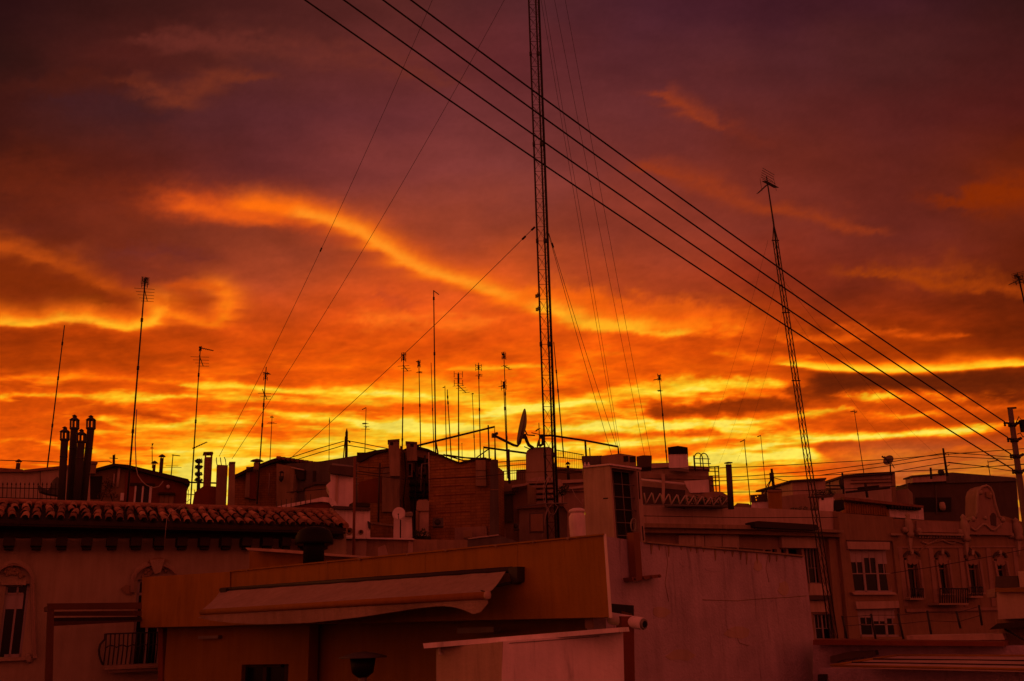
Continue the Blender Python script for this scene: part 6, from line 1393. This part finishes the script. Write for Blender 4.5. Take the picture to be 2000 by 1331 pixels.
# guy wires
def guy(lab, x0, y0, Y0, x1, y1, Y1, r=.010, sag=.0, grp='guy wires of the lattice tower', ins=()):
    a, b = PT(x0, y0, Y0), PT(x1, y1, Y1); t = Thing('guy_wire', lab, 'wire', grp)
    t.part('strand', MB().tube(sagline(a, b, sag, 16), r, 4), 'cable')
    for f in ins: q = a.lerp(b, f)-Vector((0, 0, sag*4*f*(1-f))); t.part('insulator', MB().tube([q, q+(b-a).normalized()*.16], r*3.5, 6), 'dark_metal')
    t.done()
TT = PT(1036, -60, Yt)
guy('left guy wire landing by the bent spikes chimney', 428, 892, 33, 853, -20, 30, .0085, .5, ins=(.45,))
guy('left guy wire landing right of the slim chimney stack', 453, 897, 33, 996, -20, 30, .0085, .5)
guy('low guy wire running left from the tower to the brick roof', 566, 897, 33, 1043, 445, Yt, .010, .12, ins=(.955, .99))
guy('inner of two short right guy wires fixed below mid tower', 1195, 890, 33, 1071, 456, Yt, .010, .1)
guy('outer of two short right guy wires fixed below mid tower', 1204, 872, 32.5, 1072, 456, Yt, .010, .1, ins=(.94,))
guy('long right guy wire nearest the tower', 1209, 888, 33, 1055, -10, Yt, .008, .12)
guy('long right guy wire second from the tower', 1213, 888, 33, 1061, -10, Yt, .008, -.05)
guy('long right guy wire third from the tower', 1260, 895, 33.5, 1081, -10, Yt, .008, .12)
guy('long right guy wire farthest from the tower', 1272, 895, 33.5, 1102, -10, Yt, .008, .12)
# slender leaning lattice mast on the right
Ym = 17.4; lm = Thing('lattice_mast', 'slender leaning lattice mast topped by a wide grid aerial, right side', 'mast')
b3 = [PT(1622, 1252, Ym), PT(1637, 1252, Ym), PT(1630, 1252, Ym+.12)]; t3 = [PT(1509.5, 470, Ym), PT(1519, 470, Ym), PT(1514, 470, Ym+.09)]; apex = PT(1511, 438, Ym+.04)
for i in range(3): lm.part('leg', MB().tube([b3[i], b3[i].lerp(t3[i], .5), t3[i], apex], .0105, 6), 'dark_metal')
for s in range(34):
    f = s/34; g = (s+1)/34
    for (i, j) in ((0, 1), (1, 2), (2, 0)): lm.part('brace', MB().tube([b3[i].lerp(t3[i], f), b3[j].lerp(t3[j], g)], .0045, 4), 'dark_metal')
for f in (0, .33, .62, .8, 1.):
    q = [b3[i].lerp(t3[i], f) for i in range(3)]; lm.part('collar', MB().tube([q[0]+(q[0]-q[1])*.25, q[1]+(q[1]-q[0])*.25], .012, 5), 'dark_metal')
lm.part('top_pole', MB().tube([b3[2].lerp(t3[2], .93), apex, PT(1497, 345, Ym)], [.018, .018, .011], 7), 'dark_metal')
kk = Ym/FPX; m = MB(); q = PT(1498.5, 361, Ym)
for i in range(13):
    z = 15-i*2.5; sx = (-19 if i < 5 else -14); ex = 12 if i < 4 else 18; yy = -abs(z)*.02
    m.tube([q+U((sx*kk, yy-.12, (z+2.2)*kk)), q+U((ex*kk, yy+.12, (z-2.2)*kk))], .5*kk, 4)
m.tube([q+U((-14*kk, 0, 15*kk)), q+U((-13*kk, 0, -15*kk))], .45*kk, 4); m.tube([q+U((15*kk, 0, 15*kk)), q+U((18*kk, 0, -15*kk))], .45*kk, 4)
lm.part('grid_aerial', m, 'dark_metal')
m = MB(); yagi(m, q, U((-.95, -.5, -.95)), 38*kk, 10, 15*kk, .9*kk); lm.part('boom_aerial', m, 'dark_metal'); lm.done()
G2 = 'guy wires of the slender leaning mast'
guy('left guy of the leaning mast landing nearest the white chimney', 1372, 890, 30, 1500, 470, 17.6, .0022, .2, G2)
guy('left guy of the leaning mast landing by the ladder cage', 1405, 905, 30, 1517, 548, 17.5, .0022, .2, G2)
guy('left guy of the leaning mast fixed lowest on it', 1440, 900, 30, 1531, 600, 17.5, .0020, .2, G2)
guy('right guy of the leaning mast ending by the thin dish house pole', 1838, 895, 30, 1528, 545, 17.5, .0022, .3, G2)
guy('right guy of the leaning mast fixed just below the upper one', 1770, 905, 30, 1533, 590, 17.5, .0020, .3, G2)
# utility pole and power lines
up_ = Thing('utility_pole', 'concrete utility pole with four insulator brackets at the right edge', 'utility pole')
Yp = 19.0; kp = Yp/FPX; A0, A1 = PT(2004, 1030, Yp), PT(1972.5, 797, Yp)
dv = (A1-A0); px_ = dv.normalized(); sx_ = U((1, .1, 0)).normalized()
def pole_at(y): return A0.lerp(A1, (1030-y)/233.)
up_.part('shaft', MB().tube([A0-dv*5, A0, A1], [9*kp, 6.2*kp, 4.8*kp], 10), 'concrete')
up_.part('top_bracket', MB().tube([pole_at(798)+sx_*-5*kp, pole_at(797)+sx_*13*kp], 2*kp, 6), 'dark_metal')
for y, lx in ((826, 1962.5), (857, 1969), (889, 1974.5), (919, 1978.5)):
    b = up_.part('insulator_bracket', MB().tube([PT(lx+2, y+.5, Yp-.12), pole_at(y+4)+sx_*10*kp], 2.2*kp, 7), 'dark_metal')
    up_.part('insulator', MB().lathe(PT(lx, y+3, Yp-.12), [(1.6*kp, -4*kp), (2.6*kp, -2*kp), (1.6*kp, 0), (2.4*kp, 2*kp), (1*kp, 5*kp)], 8), 'black_plastic', b)
    up_.part('clamp_band', MB().lathe(pole_at(y+3)-px_*3*kp, [(7.2*kp, -3*kp), (8*kp, 0), (7.2*kp, 4*kp)], 10, px_), 'dark_metal')
    up_.part('bracket_stub', MB().tube([pole_at(y+6)+sx_*3*kp, pole_at(y+1)+sx_*15*kp], 3*kp, 6), 'dark_metal')
up_.part('jumper', MB().tube([pole_at(828)+sx_*8*kp, PT(1990, 814, Yp), PT(1996, 822, Yp), PT(1999, 834, Yp), PT(2006, 830, Yp)], 1*kp, 6), 'cable')
up_.part('jumper', MB().tube([pole_at(850)+sx_*8*kp, PT(1993, 846, Yp), PT(1998, 854, Yp), PT(2008, 850, Yp)], 1*kp, 6), 'cable')
up_.part('junction_box', MB().box(PT(2003, 844, Yp-.1), 14*kp, 10*kp, 24*kp, .2), 'black_plastic')
up_.done()
for lab, x0, y0, Y0, x1, y1, sg in (('lowest of the four heavy power cables crossing the sky', 605-330, -226, 10.5, 1978, 917, .20), ('second lowest of the four heavy power cables', 695-330, -222, 10.5, 1974, 887, .20), ('second highest of the four heavy power cables', 775-330, -226, 10.5, 1968.5, 855, .20), ('highest of the four heavy power cables crossing the sky', 832-330, -226, 10.5, 1962, 824, .18)):
    a, b = PT(x0, y0, Y0), PT(x1, y1, Yp-.12)
    single('power_cable', lab, 'cable', MB().tube(sagline(a, b, sg, 40), .0135, 7), 'cable', 'heavy power cables strung to the utility pole')
tp_ = Thing('telegraph_pole', 'small pole with strut and many wires behind the terracotta chimney', 'pole')
tp_.part('shaft', MB().tube([PT(1513, 972, 39), PT(1507, 916, 39)], [.075, .05], 7), 'dark_wood'); tp_.part('strut', MB().tube([PT(1494, 966, 39), PT(1507, 936, 39)], .025, 6), 'dark_wood'); tp_.part('strut', MB().tube([PT(1488, 965, 39), PT(1505, 938, 39)], .018, 6), 'dark_wood')
tp_.part('knob', MB().tube([PT(1507, 924, 38.9), PT(1508, 938, 38.9)], .095, 7), 'dark_metal'); tp_.part('crossbar', MB().tube([PT(1500, 955, 39), PT(1526, 957, 39)], .03, 6), 'dark_metal'); tp_.done()
tq = Thing('telegraph_pole', 'thin black pole carrying fanned wires above the dark roof house', 'pole')
tq.part('shaft', MB().tube([PT(1850, 930, 44), PT(1842, 876, 44)], [.06, .045], 7), 'dark_wood'); tq.part('hook', MB().tube([PT(1844, 888, 44), PT(1851, 884, 44), PT(1853, 890, 44)], .018, 5), 'dark_metal'); tq.part('hook', MB().tube([PT(1848, 912, 44), PT(1855, 908, 44)], .018, 5), 'dark_metal'); tq.done()
tv = Thing('telegraph_pole', 'dark stub pole wrapped with coil at the red roof house corner', 'pole')
tv.part('shaft', MB().tube([PT(1648, 965, 44), PT(1645, 924, 44)], .045, 7), 'dark_wood'); tv.part('coil', MB().lathe(PT(1643, 946, 43.9), [(.03, -.2), (.09, -.12), (.1, .15), (.03, .25)], 10), 'dark_metal'); tv.done()
for j, (x, y0, y1) in enumerate(((1819, 936, 914), (1622, 968, 941))): single('roof_post', ('stumpy roof post left of the small dark ball vent', 'thin handrail post right of the pink cube house')[j], 'post', MB().tube([PT(x, y0, 45), PT(x-1.5, y1, 45)], (.05, .025)[j], 6), 'dark_metal')
single('ball_vent', 'small dark rounded vent on the pale parapet of the dark house', 'vent', MB().lathe(PT(1839, 929, 46), [(.10, 0), (.14, .06), (.16, .16), (.12, .27), (.02, .31)], 12), 'dark_metal')
td = Thing('satellite_dish', 'dark tilted satellite dish on a pole over the red roof house', 'satellite dish')
k2 = 44/FPX; c = PT(1735, 899, 44); ax2 = U((-.62, -.52, .42))
td.part('reflector', MB().lathe(c, [(11*k2*f, (f*f-1)*3.2*k2) for f in (.05, .4, .8, 1.)]+[(10.6*k2, -.6*k2), (4*k2, -3.6*k2)], 22, ax2), 'dish_grey')
td.part('feed_arm', MB().tube([c-U((0, 0, 7*k2)), c+ax2*15*k2], 1*k2, 5), 'dark_metal'); td.part('receiver', MB().lathe(PT(1725, 893.5, 43.8), [(1.6*k2, -3*k2), (1.8*k2, 3*k2)], 8, U((-1, 0, .8))), 'dark_metal')
td.part('mast', MB().tube([PT(1739.5, 926, 44), PT(1738.5, 903, 44), c], 1.3*k2, 6), 'dark_metal'); td.part('stay', MB().tube([PT(1741, 905, 44), PT(1747, 915, 44)], .8*k2, 5), 'dark_metal'); td.done()
hr = Thing('pipe_rail', 'short double pipe handrail between pink cube house and coil pole', 'railing')
for y in (949, 955): hr.part('rail', MB().tube([PT(1613, y, 45), PT(1647, y, 45)], .035 if y < 952 else .022, 6), 'dark_metal')
hr.done()
wires = [('top service wire from utility pole to the ladder cage', [(2010, 876), (1844, 888), (1744, 897), (1600, 905), (1500, 911), (1385, 915)]),
 ('second service wire sagging through the thin black pole', [(1975, 893), (1852, 884), (1744, 902), (1600, 920), (1508, 926)]),
 ('third service wire from the thin black pole to the terracotta chimney pole', [(1978, 898), (1852, 892), (1744, 909), (1600, 929), (1508, 932)]),
 ('fourth service wire looping low past the tilted dish pole', [(2010, 906), (1930, 912), (1850, 904), (1800, 912), (1746, 922), (1600, 929)]),
 ('fifth service wire passing over the brown gable', [(1980, 921), (1916, 911), (1852, 903)]),
 ('sixth service wire dipping to the red roof house corner', [(2010, 907), (1850, 917), (1746, 922), (1645, 930)]),
 ('service wire running left from the small strut pole, uppermost', [(1507, 927), (1450, 931), (1392, 933)]),
 ('service wire running left from the small strut pole, lower', [(1507, 935), (1450, 938), (1392, 940)]),
 ('long low wire crossing in front of the pierced box', [(1770, 949), (1620, 957), (1500, 961), (1400, 962)]),
 ('slack wire from strut pole down to pink cube house', [(1510, 933), (1530, 939), (1547, 941)])]
for lab, pts in wires: single('service_wire', lab, 'wire', MB().tube([PT(x, y, 41) for x, y in pts], .017, 5), 'cable', 'service wires over the right roofs')
single('service_wire', 'single wire slanting across the ornate facade windows', 'wire', MB().tube([PT(2010, 1072, 36), PT(1915, 1091, 36), PT(1820, 1108, 36), PT(1740, 1120, 36)], .012, 5), 'cable', 'service wires over the right roofs')
for j, (y0, y1) in enumerate(((1008, 1011), (912, 918))): single('service_wire', ('thin wire across the pink attic above the heavy cornice', 'thin wire along the top of the terrace storey')[j], 'wire', MB().tube([PT(1256, y0, 33), PT(1450, y0+(y1-y0)*.5+2, 33), PT(1636, y1, 33)] if j == 0 else [PT(1244, 917, 33), PT(1384, 913, 35)], .012, 5), 'cable', 'service wires over the right roofs')

cl = [('rain pipe down the brick roof house beside its breast', 'pipe', [(742, 905), (740, 960), (739, 1020)], 28.2, .03, 'steel_pipe'),
 ('dark cable stapled across the brick roof house', 'cable', [(700, 912), (745, 915), (780, 910)], 28.2, .014, 'cable'),
 ('second dark cable crossing the brick roof house lower down', 'cable', [(700, 921), (740, 926), (782, 922)], 28.2, .012, 'cable'),
 ('black cable drooping down the sooty light well', 'cable', [(790, 885), (793, 930), (788, 975), (792, 1030)], 28.6, .018, 'cable'),
 ('black waste pipe down the sooty light well', 'pipe', [(830, 890), (829, 960), (826, 976)], 28.4, .035, 'dark_metal'),
 ('thin cable strung across the grey gable to the steel pole', 'cable', [(560, 962), (620, 957), (692, 950)], 27.5, .010, 'cable'),
 ('thin cable strung from the steel pole to the stair block', 'cable', [(693, 925), (800, 938), (930, 932), (1028, 922)], 26.0, .009, 'cable'),
 ('grey conduit along the foot of the louvred housing', 'pipe', [(1010, 992), (1060, 984), (1108, 983)], 27.8, .018, 'galvanised'),
 ('long cable sagging from the stair block to the pink cabin', 'cable', [(1081, 921), (1110, 925), (1142, 922)], 27.5, .011, 'cable'),
 ('pale cable trailing down the pink roof house', 'cable', [(1117, 955), (1124, 970), (1136, 984), (1139, 975)], 27.6, .008, 'pale_cable'),
 ('bent drain pipe over the sooty light well ledge', 'pipe', [(846, 893), (838, 905), (824, 907), (822, 960)], 28.0, .025, 'galvanised')]
for lab, cat_, pts, Y, r, mm in cl: single('roof_'+cat_, lab, cat_, MB().tube([PT(x, y, Y) for x, y in pts], r, 6), mm)
for lab, (x0, y0, x1, y1), Y in (('grey air conditioner high in the sooty light well', (817, 912, 832, 926), 28.4), ('grey air conditioner low on the brick flank wall beside the cistern', (845, 1012, 866, 1028), 26.6), ('air conditioner on the lower roof house beside the shutter', (1003, 1022, 1014, 1034), 28.2)):
    pl = FR((x0+x1)/2, Y); t = Thing('air_conditioner', lab, 'air conditioner'); k = Y/FPX
    t.part('case', MB().rect(pl, x0, y0, x1, y1, .3, 0), 'grey_plaster')
    t.part('fan_grille', MB().lathe(pl.p((x0+x1)/2-1, (y0+y1)/2, .3), [((y1-y0)*.38*k, 0), ((y1-y0)*.36*k, .015), ((y1-y0)*.1*k, .02)], 14, pl.n), 'dark_metal')
    t.part('bracket', MB().rect(pl, x0+1, y1, x1-1, y1+1.5, .3, 0), 'dark_metal'); t.done()
